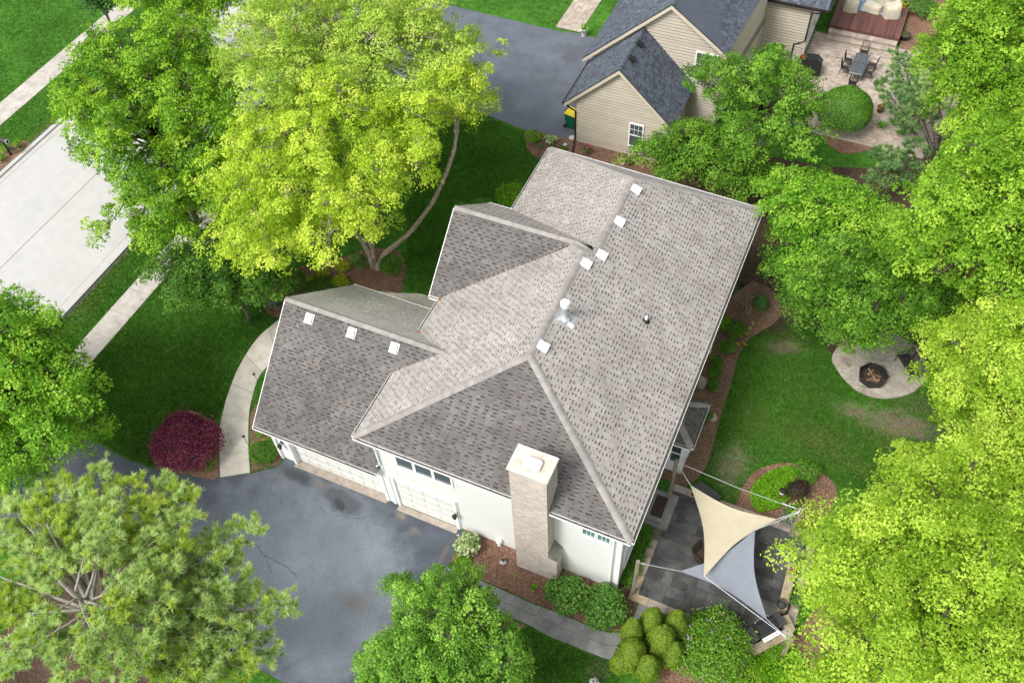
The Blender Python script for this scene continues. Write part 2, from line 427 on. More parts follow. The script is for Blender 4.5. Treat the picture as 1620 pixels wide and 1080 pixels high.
# driveways
dr = gp([(474, 735)]) + [Vector((-4.3, 0.5))]
poly = [Vector((-20.1, -2.2)), Vector((-16, -2.2))] + gp([(135, 688), (160, 705), (205, 728), (245, 742), (300, 752), (348, 755), (396, 749), (440, 738)]) + [Vector((-5.0, .30)), Vector((-5.0, .62)), Vector((3.75, .62))] + gp([(732, 842), (720, 871), (713, 886), (704, 897), (690, 924), (678, 972)]) + [Vector((4.3, -6)), Vector((3.2, -9)), Vector((1.5, -9.2))] + gp([(450, 1080), (394, 1048)]) + [Vector((-5.5, -7.6)), Vector((-12, -7.6)), Vector((-20.1, -7.6))]
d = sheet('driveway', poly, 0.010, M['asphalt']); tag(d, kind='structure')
M['crack'] = pmat('asphalt_crack', [(0.085, 0.093, 0.11), (0.12, 0.132, 0.15)], 8, 4, 0.9)
for pts in ([(338, 780), (325, 795), (318, 812), (300, 830)], [(418, 878), (440, 890), (458, 900), (470, 912)], [(505, 800), (520, 812), (560, 818), (600, 815), (622, 806)], [(395, 850), (415, 875), (430, 905)], [(610, 850), (640, 880), (655, 930)]):
    P = spline(gp(pts), 5, False); P = [p + Vector((random.gauss(0, .03), random.gauss(0, .03))) for p in P]; mb = MB()
    for i in range(len(P) - 1):
        a, b = P[i], P[i + 1]; e = (b - a).normalized(); e = Vector((-e.y, e.x)) * .009
        mb.face([(*(a - e), .0145), (*(b - e), .0145), (*(b + e), .0145), (*(a + e), .0145)])
    mb.build('crack', M['crack'], d)
poly = [Vector((-20.1, 34.8))] + gp([(725, 12), (885, 50)]) + [Vector((-4.4, 34.9)), Vector((-1.2, 34.6)), Vector((-1.2, 29)), Vector((-.6, 28.6)), Vector((-.6, 25.0))] + gp([(880, 217), (860, 212), (830, 206), (780, 186)]) + [Vector((-10, 25.6)), Vector((-14, 27)), Vector((-20.1, 27))]
d = sheet('neighbour_driveway', poly, 0.010, M['asphalt_pale']); tag(d, kind='structure')
# paver path up to the neighbour's driveway
pw = sheet('paver_path', [(-6.1, 34.95), (-4.35, 35.05), (-4.4, 46), (-6.2, 46)], 0.008, M['joint']); tag(pw, kind='structure')
mb = MB()
for i in range(36):
    for j in range(6):
        y = 35.05 + i * .31; x = -6.1 + j * .29
        mb.box((x, y, 0), (x + .282, y + .302, .03 + random.uniform(0, .004)), 0, random.random())
tag(mb.build('paver', M['paver'], pw), kind='stuff')

# concrete garden path curving from the driveway round the garage to the front door
L_ = gp([(348.7, 755), (347.5, 687), (353, 652), (363, 617), (380, 577), (407, 536), (440, 507)])
R_ = gp([(395.7, 747.5), (393, 704), (394, 656), (399, 629), (409, 598), (425, 577), (447, 553)])
L_ += [Vector((-9.1, 8.6)), Vector((-8.0, 10.0))] + gp([(600, 461.5), (637.5, 464)]) + [Vector((-3.6, 11.3)), Vector((-2.5, 11.15)), Vector((-1.2, 10.9))]
R_ += [Vector((-7.75, 7.4)), Vector((-6.9, 8.8))] + [Vector((-5.5, 9.5)), Vector((-4.6, 9.9)), Vector((-3.6, 10.05)), Vector((-2.5, 10.0)), Vector((-1.2, 9.9))]
Ls = spline(L_, 8, False); Rs = spline(R_, 8, False)
gpath = sheet('garden_path', Ls + Rs[::-1], 0.006, M['joint']); tag(gpath, kind='structure')
acc = 0; start = 0
for i in range(1, len(Ls)):
    acc += ((Ls[i] - Ls[i - 1]).length + (Rs[i] - Rs[i - 1]).length) / 2
    if acc > 1.45 or i == len(Ls) - 1:
        seg = Ls[start:i + 1] + Rs[start:i + 1][::-1]
        # keep a 2 cm joint
        q = [p.copy() for p in seg]; n = i - start + 1
        dl = (Ls[i] - Ls[i - 1]).normalized() * .02
        q[n - 1] -= dl; q[n] -= dl
        slab_poly('concrete_slab', q, 0.004, 0.028 + random.uniform(0, .006), M['path'], gpath)
        acc = 0; start = i

# flagstone walk below the chimney
U = spline(gp([(707, 896), (737.5, 908), (802, 936), (848.6, 957), (889, 971), (926, 988), (954, 998.5), (978, 1000), (997, 985), (1010, 955)]), 8, False)
W = spline(gp([(680, 930), (715, 946), (781, 968), (830, 985), (864, 1004), (904, 1020), (941, 1035), (975, 1042), (1018, 1012), (1042, 962)]), 8, False)
fw = sheet('flagstone_walk', U + W[::-1], 0.008, M['joint']); tag(fw, kind='structure')
rows = [0.0, 0.48, 1.0]
def lerp_path(P, s):
    k = min(int(s), len(P) - 2); return P[k].lerp(P[k + 1], s - k)
for j in range(2):
    s = -0.0; N = len(U) - 1
    k = 0
    while s < N - .05:
        st = random.uniform(2.2, 4.4) if j else random.uniform(2.6, 5.2)
        e = min(N, s + st)
        if N - e < 1.2: e = N
        ga, gb = rows[j] + .006, rows[j + 1] - .006
        gg = .025
        xs = [s + gg, (s + e) / 2, e - gg]
        A = [lerp_path(U, x).lerp(lerp_path(W, x), ga) for x in xs]
        B = [lerp_path(U, x).lerp(lerp_path(W, x), gb) for x in xs]
        slab_poly('flagstone', A + B[::-1], 0.004, 0.032 + random.uniform(-.004, .006), M['bluestone'], fw)
        s = e

# back patio: dark flagstones inside a border of tan stone
PX0, PX1, PY0, PY1 = 11.62, 17.25, 0.62, 5.55
pt = sheet('patio', [(PX0 - .36, PY0 - .36), (PX1 + .36, PY0 - .36), (PX1 + .36, PY1 + .36), (PX0 - .36, PY1 + .36)], 0.010, M['joint']); tag(pt, kind='structure')
def split(x0, y0, x1, y1, depth=0):
    w_, h_ = x1 - x0, y1 - y0
    if max(w_, h_) < 0.62 or (max(w_, h_) < 0.95 and random.random() < .45):
        piece('flagstone', ((x0 + x1) / 2, (y0 + y1) / 2, .018 + random.uniform(-.003, .004)), (w_ - .014, h_ - .014, .036), 0, M['slate'], pt); return
    t = random.uniform(.36, .64)
    if w_ > h_ * random.uniform(.8, 1.25): split(x0, y0, x0 + w_ * t, y1); split(x0 + w_ * t, y0, x1, y1)
    else: split(x0, y0, x1, y0 + h_ * t); split(x0, y0 + h_ * t, x1, y1)
for i in range(3):
    for j in range(3):
        a = [PX0, PX0 + 1.7, PX0 + 3.75, PX1]; b = [PY0, PY0 + 1.75, PY0 + 3.3, PY1]
        split(a[i], b[j], a[i + 1], b[j + 1])
def border(x0, y0, x1, y1):
    n = max(1, round(max(x1 - x0, y1 - y0) / .82))
    for k in range(n):
        if x1 - x0 > y1 - y0:
            q = (x1 - x0) / n; piece('border_stone', (x0 + (k + .5) * q, (y0 + y1) / 2, .028), (q - .014, y1 - y0, .05), 0, M['tanstone'], pt)
        else:
            q = (y1 - y0) / n; piece('border_stone', ((x0 + x1) / 2, y0 + (k + .5) * q, .028), (x1 - x0, q - .014, .05), 0, M['tanstone'], pt)
border(PX0 - .34, PY0 - .34, PX1 + .34, PY0 - .01); border(PX0 - .34, PY1 + .01, PX1 + .34, PY1 + .34)
border(PX0 - .34, PY0, PX0 - .01, 3.1); border(PX1 + .01, PY0, PX1 + .34, PY1)

# planting beds
def bed(name, poly, mat, z=0.03):
    b = sheet(name, poly, z, mat, thick=z + .02); tag(b, kind='structure'); return b
bed('chimney_bed', gp([(724, 868), (735, 843)]) + [Vector((3.9, .5)), Vector((10.9, .5)), Vector((11.2, 1.1)), Vector((11.22, .3))] + gp([(1008, 955), (1000, 978), (978, 997), (953, 996), (925, 986), (889, 969), (848.6, 955), (802, 934), (737.5, 906), (709, 894)]), M['mulch'])
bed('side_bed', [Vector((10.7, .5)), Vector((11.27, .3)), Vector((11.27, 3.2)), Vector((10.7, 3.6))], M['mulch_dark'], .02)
E_ = gp([(1085, 770), (1107, 752), (1121.5, 726), (1140, 657), (1156, 608), (1166, 571), (1181, 541), (1203, 524.6), (1223, 513), (1236, 496), (1232, 470), (1215, 455), (1190, 445)])
bed('back_bed', [Vector((10.7, 5.95))] + [Vector((11.8, 5.95))] + spline(E_, 5, False) + [Vector((10.75, 16.9)), Vector((10.7, 16.5))], M['mulch_pale'])
I_ = [(1167, 803), (1171, 779), (1183, 757), (1203, 741), (1235, 733), (1266, 735), (1300, 748), (1322, 770), (1320, 800), (1290, 830), (1255, 838), (1218, 824)]
bed('island_bed', spline(gp(I_), 5), M['mulch'])
B_ = [(640, 412), (643, 431), (637.5, 447), (634, 464), (600, 460), (560, 470), (480, 500), (430, 500), (415, 470), (440, 440), (471, 423), (499, 418), (525, 412), (551, 405), (575, 397), (600, 393), (628, 396)]
bed('birch_bed', spline(gp(B_), 5), M['mulch'])
bed('garage_bed', gp([(395, 660), (397, 704), (399, 746), (440, 736)]) + [Vector((-5.15, .4)), Vector((-5.15, 3.0))] + gp([(405, 640)]), M['mulch_pale'])
J_ = [(250, 742), (300, 751), (346, 754), (345, 690), (338, 668), (300, 650), (265, 672), (245, 710)]
bed('maple_bed', spline(gp(J_), 4), M['mulch_pale'])
N_ = gp([(833, 207), (830, 218), (833, 234), (843, 247), (862, 256)]) + [Vector((-1.0, 22.2)), Vector((3, 22.0)), Vector((8, 22.4)), Vector((8, 27)), Vector((4.7, 27.4)), Vector((4.6, 25.05)), Vector((-.7, 25.05))] + gp([(880, 216), (855, 210)])
bed('neighbour_bed', N_, M['mulch'])
bed('patio_shrub_bed', spline(gp([(1300, 190), (1303, 220), (1335, 243), (1380, 236), (1415, 225), (1450, 215), (1450, 180), (1400, 170), (1340, 175)]), 5), M['mulch'])
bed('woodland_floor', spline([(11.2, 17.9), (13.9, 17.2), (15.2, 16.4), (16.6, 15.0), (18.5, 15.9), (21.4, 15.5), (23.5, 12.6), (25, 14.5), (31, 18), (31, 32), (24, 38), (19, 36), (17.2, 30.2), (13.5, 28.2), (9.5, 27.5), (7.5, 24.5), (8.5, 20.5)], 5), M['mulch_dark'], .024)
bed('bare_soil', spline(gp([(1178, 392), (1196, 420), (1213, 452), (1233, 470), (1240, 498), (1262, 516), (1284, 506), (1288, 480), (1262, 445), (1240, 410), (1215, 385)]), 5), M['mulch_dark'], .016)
bed('pine_litter', spline([(-10.5, -6.8), (-8, -5.2), (-5, -6.0), (-3.0, -8.5), (-3.5, -11.5), (-7, -13.5), (-11, -12)], 5), M['mulch_dark'], .02)  # dark sheet laid under the pine to darken what shows through its gaps
bed('corner_bed', spline([(17.7, -.2), (17.7, 1.2), (18.3, 3.0), (19.5, 4.0), (21.5, 1.0), (20.5, -2.2), (16, -2.6), (12.6, -2.2), (12.2, -.7), (13.5, -.2), (15, -.1)], 5), M['mulch'], .024)
bed('mailbox_bed', spline(gp([(-40, 300), (0, 277), (30, 253), (48, 232), (45, 224), (25, 225), (-5, 240), (-40, 260)]), 4), M['mulch_pale'])
bed('deck_bed', [Vector((14.9, 39)), Vector((17.6, 38.6)), Vector((18.5, 42)), Vector((15.4, 50)), Vector((14.7, 50))], M['mulch'])
bed('walk_edge_bed', gp([(678, 955), (704, 935), (740, 955), (800, 978), (835, 990), (790, 1005), (735, 1000), (690, 985)]), M['mulch_pale'], .02)
G_ = gp([(1316, 565), (1329, 592), (1350, 614), (1374, 626.5), (1399, 630.6), (1427, 626.5), (1450, 616), (1470, 590), (1455, 560), (1420, 530), (1380, 520), (1340, 535)])
gravel = bed('gravel_circle', spline(G_, 5), M['gravel'], .034)
# neighbour's paver patio
np_ = sheet('paver_patio', [(9.7, 30.5), (18.0, 30.5), (19.2, 36), (18.6, 40.4), (9.7, 40.4)], 0.010, M['joint']); tag(np_, kind='structure')
mb = MB()
for i in range(66):
    for j in range(34):
        x = 9.75 + j * .27 - (.135 if i % 2 else 0); y = 30.6 + i * .148
        if x + .26 < 18 + min(1.2, (y - 30.5) * .2): mb.box((x, y, 0), (x + .262, y + .14, .034 + random.uniform(0, .004)), 0, random.random())
tag(mb.build('paver', M['paver'], np_), kind='stuff')
# scattered bark pieces on the beds
def in_poly(p, poly):
    x, y = p; c = False; n = len(poly)
    for i in range(n):
        a, b = poly[i], poly[i - 1]
        if (a[1] > y) != (b[1] > y) and x < (b[0] - a[0]) * (y - a[1]) / (b[1] - a[1]) + a[0]: c = not c
    return c

# ------------------------------------------------------------------ our house
H, W_, L_n = 5.724, 11.165, 17.682
M['shingle'] = pmat('bleached_shingle', [(0.298, 0.274, 0.258), (0.35, 0.326, 0.309), (0.395, 0.371, 0.354)], 1.1, 7, 0.9, 0.5, 60, attr=0.10, spec=0.15, big=(0.5, 0.08), tint=((1.0, .93, .90), .6))  # paler shingle tone for the main roof's east, west and north slopes
M['shingle_south'] = pmat('weathered_shingle', [(0.112, 0.105, 0.101), (0.140, 0.132, 0.128), (0.168, 0.160, 0.155)], 1.1, 7, 0.9, 0.5, 60, attr=0.15, spec=0.15, big=(0.5, 0.12), tint=((1.0, .92, .89), .8))  # darker copy of the same shingle for the south slopes and the bay
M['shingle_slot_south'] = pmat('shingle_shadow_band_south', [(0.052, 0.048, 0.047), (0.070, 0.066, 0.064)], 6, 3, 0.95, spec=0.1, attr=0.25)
M['shingle_slot'] = pmat('shingle_shadow_band', [(0.105, 0.098, 0.095), (0.135, 0.127, 0.123)], 6, 3, 0.95, spec=0.1, attr=0.25)
M['cap'] = pmat('ridge_cap_shingle', [(0.25, 0.23, 0.218), (0.29, 0.27, 0.257), (0.325, 0.304, 0.292)], 2.5, 6, 0.9, 0.5, 60, attr=0.10, spec=0.15)
M['moss'] = pmat('mossy_shingle', [(0.385, 0.362, 0.345), (0.445, 0.422, 0.402), (0.50, 0.475, 0.455)], 3.0, 8, 0.95, 0.5, 60, attr=0.05, spec=0.1, big=(0.6, .1))  # lightest, neutral copy of the shingle for the garage north slope
M['slate_shingle'] = pmat('dark_blue_shingle', [(0.078, 0.091, 0.116), (0.090, 0.104, 0.131), (0.102, 0.118, 0.147)], 3, 6, 0.9, 0.4, 60, attr=0.36, spec=0.2, big=(0.4, .06))
M['white'] = pmat('white_paint', [(0.84, 0.84, 0.84), (0.88, 0.88, 0.875)], 3, 4, 0.5, spec=0.3)
M['gutter_in'] = pmat('gutter_grime', [(0.06, 0.056, 0.052), (0.13, 0.122, 0.115)], 5, 4, 0.9)
M['door'] = pmat('almond_door', [(0.68, 0.672, 0.635), (0.73, 0.722, 0.685)], 3, 4, 0.55, spec=0.3)
M['vent'] = flat('white_metal', (0.82, 0.82, 0.81), 0.4, var=.03)
M['galv'] = pmat('galvanised_steel', [(0.42, 0.46, 0.48), (0.60, 0.64, 0.66)], 7, 5, 0.35, metal=0.6)
M['black'] = flat('black_metal', (0.016, 0.017, 0.018), 0.45)
M['brick'] = pmat('pink_brick', [(0.45, 0.375, 0.33), (0.50, 0.43, 0.385), (0.545, 0.48, 0.435)], 6, 6, 0.9, 0.4, 30, attr=0.17, spec=0.15, big=(.7, .07), tint=((.93, .97, 1.0), .8))
M['mortar'] = pmat('pale_mortar', [(0.52, 0.485, 0.44), (0.60, 0.565, 0.52)], 5, 5, 0.95, spec=0.1)
M['cap_stone'] = pmat('chimney_crown', [(0.50, 0.46, 0.38), (0.62, 0.58, 0.50), (0.68, 0.65, 0.58)], 4, 7, 0.9, 0.3, 30, spots=[(7.5, .22, .55, .42, (0.30, 0.22, 0.13), .65, .9)])
M['mossy_stone'] = pmat('stained_shoulder', [(0.12, 0.115, 0.095), (0.24, 0.225, 0.19)], 5, 6, 0.95, 0.4, 30)
def glassmat(name, c, rough=0.08):
    m = flat(name, c, rough, spec=0.8); return m
M['glass'] = glassmat('dark_glass', (0.06, 0.085, 0.095))
M['glass_green'] = glassmat('greenish_glass', (0.10, 0.21, 0.205))
M['blind'] = pmat('window_blind', [(0.16, 0.18, 0.20), (0.34, 0.36, 0.38)], 14, 2, 0.25, spec=0.7, stretch=(.05, .05, 1))
M['copper'] = flat('rusty_flashing', (0.28, 0.12, 0.06), 0.7)
def brickmat(name, c, bw=0.2, bh=0.067):
    m = bpy.data.materials.new(name); m.use_nodes = True; t = m.node_tree; b = t.nodes['Principled BSDF']; L = t.links.new
    g = _n(t, 'ShaderNodeNewGeometry'); sp_ = _n(t, 'ShaderNodeSeparateXYZ'); L(g.outputs['Position'], sp_.inputs[0])
    ad = _n(t, 'ShaderNodeMath', operation='ADD'); L(sp_.outputs[0], ad.inputs[0]); L(sp_.outputs[1], ad.inputs[1])
    cb = _n(t, 'ShaderNodeCombineXYZ'); L(ad.outputs[0], cb.inputs[0]); L(sp_.outputs[2], cb.inputs[1])
    br = _n(t, 'ShaderNodeTexBrick'); br.inputs['Scale'].default_value = 1; br.inputs['Brick Width'].default_value = bw; br.inputs['Row Height'].default_value = bh
    br.inputs['Mortar Size'].default_value = 0.006; L(cb.outputs[0], br.inputs['Vector'])
    br.inputs['Color1'].default_value = (*c, 1); br.inputs['Color2'].default_value = (*[x * .965 for x in c], 1); br.inputs['Mortar'].default_value = (*[x * .9 for x in c], 1)
    L(br.outputs['Color'], b.inputs['Base Color']); b.inputs['Roughness'].default_value = .6; b.inputs['Specular IOR Level'].default_value = .25
    bp = _n(t, 'ShaderNodeBump'); bp.invert = True; bp.inputs['Distance'].default_value = .006; L(br.outputs['Fac'], bp.inputs['Height']); L(bp.outputs[0], b.inputs['Normal'])
    return m
M['whitebrick'] = brickmat('white_painted_brick', (0.80, 0.80, 0.795))

class Plane:
    'a roof plane: u along the eave, v up the slope, n out of it'
    def __init__(s, poly):
        s.poly = [Vector(p) for p in poly]
        n = Vector((0, 0, 0))
        for i in range(len(s.poly)):
            a, b = s.poly[i - 1], s.poly[i]; n += a.cross(b)
        n.normalize()
        if n.z < 0: n = -n
        s.n = n; s.u = Vector((0, 0, 1)).cross(n).normalized(); s.v = n.cross(s.u).normalized()
        s.o = min(s.poly, key=lambda p: p.z)
        s.uv = [((p - s.o).dot(s.u), (p - s.o).dot(s.v)) for p in s.poly]
    def P(s, u, v, h=0.0): return s.o + s.u * u + s.v * v + s.n * h
    def hit(s, px, py, h=0.0):
        d = ray(px, py); return CP + d * ((s.o + s.n * h - CP).dot(s.n) / d.dot(s.n))
    def rows(s, e):
        vm = max(q[1] for q in s.uv); k = 0
        while k * e < vm:
            v = k * e + e * .5; xs = []
            for i in range(len(s.uv)):
                a, b = s.uv[i - 1], s.uv[i]
                if (a[1] > v) != (b[1] > v): xs.append(a[0] + (v - a[1]) / (b[1] - a[1]) * (b[0] - a[0]))
            xs.sort()
            for i in range(0, len(xs) - 1, 2): yield k, xs[i], xs[i + 1]
            k += 1
    def mat(s, u, v, h=0.0):
        m = Matrix((s.u, s.v, s.n)).transposed().to_4x4(); m.translation = s.P(u, v, h); return m
def cell(mb, P, ua, ub, v0, v1, sl, a, style, c1, c2):
    'one shingle: a raised tab ua..sl and the low part sl..ub with its dark band'
    hi = .022
    mb.face([P(ua, v0, hi), P(sl, v0, hi), P(sl, v1 + .012, .008), P(ua, v1 + .012, .008)], 0, c1)
    mb.face([P(ua, v0, 0), P(sl, v0, 0), P(sl, v0, hi), P(ua, v0, hi)], 0, c1 * .6)
    if ub - sl > .005:
        mb.face([P(sl, v0, 0), P(sl, v1, 0), P(sl, v1, .009), P(sl, v0, hi)], 0, c1 * .7)
        w = v0 + a * (v1 - v0)
        if style == 0:
            mb.face([P(sl, v0, .012), P(ub, v0, .012), P(ub, w, .009), P(sl, w, .009)], 0, c2)
            mb.face([P(sl, w, .009), P(ub, w, .009), P(ub, v1, .006), P(sl, v1, .006)], 1, c2)
        else:
            mb.face([P(sl, v0, .012), P(ub, v0, .012), P(ub, v1, .006), P(sl, v1, .006)], 0, c2)
def shingles(planes, roof, mats, e, pitch, style, pick_planes, npick=300, rnd=random.Random(3)):
    field = MB(); cells = []
    for ip, pl in enumerate(planes):
        for k, ua, ub in pl.rows(e):
            off = ((k * .42 + .07 * math.sin(k * 1.7)) % 1 + rnd.uniform(-.13, .13)) * pitch if style == 0 else rnd.random() * pitch
            x = ua - off
            while x < ub:
                a, b = max(x, ua), min(x + pitch, ub)
                full = a == x and b == x + pitch
                sw = rnd.choice((.02, .07, .11, .13, .15, .17, .20)) * pitch / .29 if style == 0 else rnd.uniform(.08, .2)
                if b - a > .02: cells.append((ip, k, a, b, max(a, min(x + pitch - sw, b)), full))
                x += pitch
    picked = set()
    if npick:
        cand = [(i, (pl_.P(c[2], c[1] * e) - CP).length / max(.15, abs((CP - pl_.P(c[2], c[1] * e)).normalized().dot(pl_.n)))) for i, c in enumerate(cells) for pl_ in (planes[c[0]],) if c[5] and c[0] in pick_planes
                and all(pl_.P(c[2] + pitch * q, (c[1] + .5) * e).z is not None for q in (0,))]
        cand.sort(key=lambda t: t[1]); picked = {i for i, _ in cand[:npick]}
    var = []
    for q in range(14):
        mb = MB(); sw = rnd.choice((.02, .07, .11, .13, .15, .17, .20)) * pitch / .29 if style == 0 else rnd.uniform(.08, .2)
        cell(mb, lambda u, v, h=0.0: Vector((u, v, h)), 0, pitch, 0, e, pitch - sw, rnd.uniform(.56, .64), style, rnd.random(), rnd.random())
        var.append(mb.mesh('shingle', mats))
    for i, (ip, k, a, b, s, full) in enumerate(cells):
        pl = planes[ip]
        if i in picked:
            link('shingle', var[rnd.randrange(14)], roof, pl.mat(a, k * e))
        else:
            cell(field, pl.P, a, b, k * e, (k + 1) * e, s, rnd.uniform(.56, .64), style, rnd.random(), rnd.random())
    tag(field.build('shingle_field', mats, roof), kind='stuff')
def caps(mb, p, q, n1, n2, w=.15, e=.2, rnd=random.Random(5), hgt=.035, first=True):
    p = Vector(p); q = Vector(q); t = (q - p).normalized(); L = (q - p).length
    d1 = Vector(n1).cross(t).normalized(); d2 = Vector(n2).cross(t).normalized()
    if d1.z > 0: d1 = -d1
    if d2.z > 0: d2 = -d2
    if d1.dot(d2) > .999: d2 = -d2
    up = (Vector(n1) + Vector(n2)).normalized()
    k = 0; s = 0
    while s < L - .02:
        z = min(L, s + e + .03); c = rnd.random()
        a0, a1 = p + t * s + up * (hgt + .012), p + t * z + up * hgt
        for d, n in ((d1, n1), (d2, n2)):
            n = Vector(n)
            b0, b1 = p + t * s + d * w + n * (.038), p + t * z + d * w + n * .028
            m0, m1 = p + t * s + d * w * .35 + n * (.052), p + t * z + d * w * .35 + n * .040
            mb.face([a0, m0, m1, a1], 0, c); mb.face([m0, b0, b1, m1], 0, c)
            mb.face([b0, b0 - n * .02, b1 - n * .02, b1], 0, c * .6)
            mb.face([a0, a0 - up * .02, b0 - n * .02, b0, m0], 0, c * .7)
        s += e

house = empty('brick_house', 'white two storey house with weathered grey-brown hip roof and tall brick chimney', 'house', (5, 6, 0))
HT = Matrix.Translation(Vector((-5, -6, 0)))
def hpart(mb, name, mats, parent=None, smooth=False):
    o = mb.build(name, mats, parent or house, smooth)
    if parent is None: o.matrix_local = HT
    return o
A = (5.583, 4.209, 8.54); JS = (5.583, 9.629, 8.54); JN = (5.94, 10.0, 8.36); B = (5.94, 14.56, 8.36)
NWc = at(870.4, 234, H); NEc = at(1206.7, 331.5, H)
SWc, SEc = Vector((0, 0, H)), Vector((W_, 0, H))
GZ, GR = 2.91, 6.675
planes = [Plane(p) for p in (
    [SWc, SEc, A],                                                              # 0 south hip
    [SEc, (W_, NEc.y, H), B, JN, JS, A],                                         # 1 east
    [SWc, A, JS, (4.99, 10.2, 8.24), (0, 7.36, H)],                              # 2 west, southern block
    [JS, (4.99, 10.2, 8.24), JN],                                               # 3
    [(NWc.x, 13.31, H), (NWc.x, NWc.y, H), B, JN, (5.72, 10.34, 8.24)],          # 4 west, northern block
    [(-.51, 7.36, H), (0.0, 7.36, H), (4.99, 10.34, 8.24), (-.51, 10.34, 8.24)], # 5 front gable south
    [(-.51, 13.31, H), (NWc.x, 13.31, H), (5.72, 10.34, 8.24), (-.51, 10.34, 8.24)],  # 6 front gable north
    [NWc, NEc, B],                                                              # 7 north hip
    [(-5.55, .09, GZ), (.42, .09, GZ), (.42, 3.2, 5.68), (0, 3.24, 5.70), (1.88, 4.31, GR), (-5.55, 4.31, GR)],   # 8 garage south
    [(-5.55, 8.53, GZ), (.42, 8.53, GZ), (.42, 5.42, 5.68), (0, 5.38, 5.70), (1.88, 4.31, GR), (-5.55, 4.31, GR)])]  # 9 garage north
mb = MB()
for p in planes: mb.face([q - p.n * .006 for q in p.poly], 0)
roof = hpart(mb, 'roof', M['shingle'])
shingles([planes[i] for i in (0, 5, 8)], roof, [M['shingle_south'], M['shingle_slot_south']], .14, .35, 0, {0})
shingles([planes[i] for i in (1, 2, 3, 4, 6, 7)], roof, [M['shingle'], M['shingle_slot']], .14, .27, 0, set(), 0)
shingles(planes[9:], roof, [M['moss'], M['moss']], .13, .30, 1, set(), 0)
cp = MB()
n = [p.n for p in planes]
caps(cp, SEc, A, n[0], n[1]); caps(cp, SWc, A, n[0], n[2])
caps(cp, (5.583, 4.209, 8.54), JS, n[1], n[2]); caps(cp, JN, B, n[1], n[4])
caps(cp, JS, JN, n[1], n[4], e=.15)
caps(cp, (4.85, 10.2, 8.17), JS, n[2], n[3], e=.15)
caps(cp, (-.5, 10.34, 8.24), (4.99, 10.34, 8.24), n[5], n[6]); caps(cp, (4.99, 10.34, 8.24), (5.6, 10.1, 8.3), n[5], n[6], e=.15)
caps(cp, NWc, B, n[7], n[4]); caps(cp, NEc, B, n[7], n[1])
caps(cp, (-5.54, 4.31, GR), (1.86, 4.31, GR), n[8], n[9])
tag(hpart(cp, 'ridge_cap', M['cap'], roof), kind='stuff')

# walls
wl = MB()
wl.prism([(.42, .45), (10.75, .45), (10.75, 17.2), (1.15, 17.2), (1.15, 12.86), (-.12, 12.86), (-.12, 7.8), (.42, 7.8)], 0, H - .17)
hpart(wl, 'wall', M['whitebrick'])
gw = MB()
gw.prism([(-5.15, .64), (.416, .64), (.416, 8.1), (-5.15, 8.1)], 0, 2.74)
gw.face([(-5.15, .64, 2.74), (-5.15, 8.1, 2.74), (-5.15, 4.31, GR - .4)])      # garage gable
gw.face([(-.12, 7.8, H - .17), (-.12, 12.86, H - .17), (-.12, 10.34, 8.24 - .38)])
hpart(gw, 'gable_wall', M['white'])
sf = MB()   # soffits, fascias and gutters
sf.prism([(0.05, .05), (W_ - .05, .05), (W_ - .05, L_n - .05), (NWc.x + .05, L_n - .05), (NWc.x + .05, 13.25), (-.4, 13.25), (-.4, 7.42), (0.05, 7.42)], H - .168, H - .15, bottom=True)
sf.prism([(-5.5, .14), (.40, .14), (.40, 8.48), (-5.5, 8.48)], GZ - .168, GZ - .15, bottom=True)
hpart(sf, 'soffit', M['white'])
def gutter(p, q, out):
    'U shaped trough hung outside the eave from p to q'
    p = Vector(p); q = Vector(q); o_ = Vector(out)
    mb = MB(); z = Vector((0, 0, 1))
    mb.beam(p + o_ * -.012 - z * .11, q + o_ * -.012 - z * .11, .02, .15, 0)
    mb.beam(p + o_ * .106 - z * .075, q + o_ * .106 - z * .075, .012, .10, 0)
    mb.beam(p + o_ * .05 - z * .085, q + o_ * .05 - z * .085, .10, .02, 1)
    t = (q - p).normalized()
    for e in (p, q): mb.beam(e + o_ * -.01 - z * .078, e + o_ * .112 - z * .078, .012, .10, 0)
    k = 1.0
    while k < (q - p).length - .3:      # hanger straps
        c = p + t * k; mb.beam(c - o_ * .01 - z * .04, c + o_ * .10 - z * .035, .02, .008, 1); k += 1.2
    hpart(mb, 'gutter', [M['white'], M['gutter_in']])
gutter((0, 0, H), (6.63, 0, H), (0, -1, 0)); gutter((8.12, 0, H), (W_, 0, H), (0, -1, 0))
gutter((W_, 0, H), (W_, NEc.y, H), (1, 0, 0)); gutter((0, 0, H), (0, 3.2, H), (-1, 0, 0)); gutter((0, 5.4, H), (0, 7.3, H), (-1, 0, 0))
gutter((NWc.x, 13.4, H), (NWc.x, NWc.y, H), (-1, 0, 0)); gutter(NWc, NEc, (0, 1, 0))
gutter((-.5, 13.31, H), (.7, 13.31, H), (0, 1, 0)); gutter((-.5, 7.36, H), (0, 7.36, H), (0, -1, 0))
gutter((-5.55, .09, GZ), (.42, .09, GZ), (0, -1, 0)); gutter((-5.55, 8.53, GZ), (.40, 8.53, GZ), (0, 1, 0))
rk = MB()    # rake boards of the gables
for x, y0, y1, yr, ze, zr in ((-5.57, .09, 8.53, 4.31, GZ, GR), (-.53, 7.36, 13.31, 10.34, H, 8.24)):
    for ya in (y0, y1): rk = MB(); rk.beam((x, ya, ze - .115), (x, yr, zr - .115), .03, .17); hpart(rk, 'rake_board', M['white'])

fl = MB()
for (x, y, z) in ((0.02, 5.36, 5.75), (0.05, 7.3, 5.76), (-.05, 3.3, 5.74)): fl.cbox((x, y, z), (.2, .16, .04))
hpart(fl, 'flashing', M['copper'])

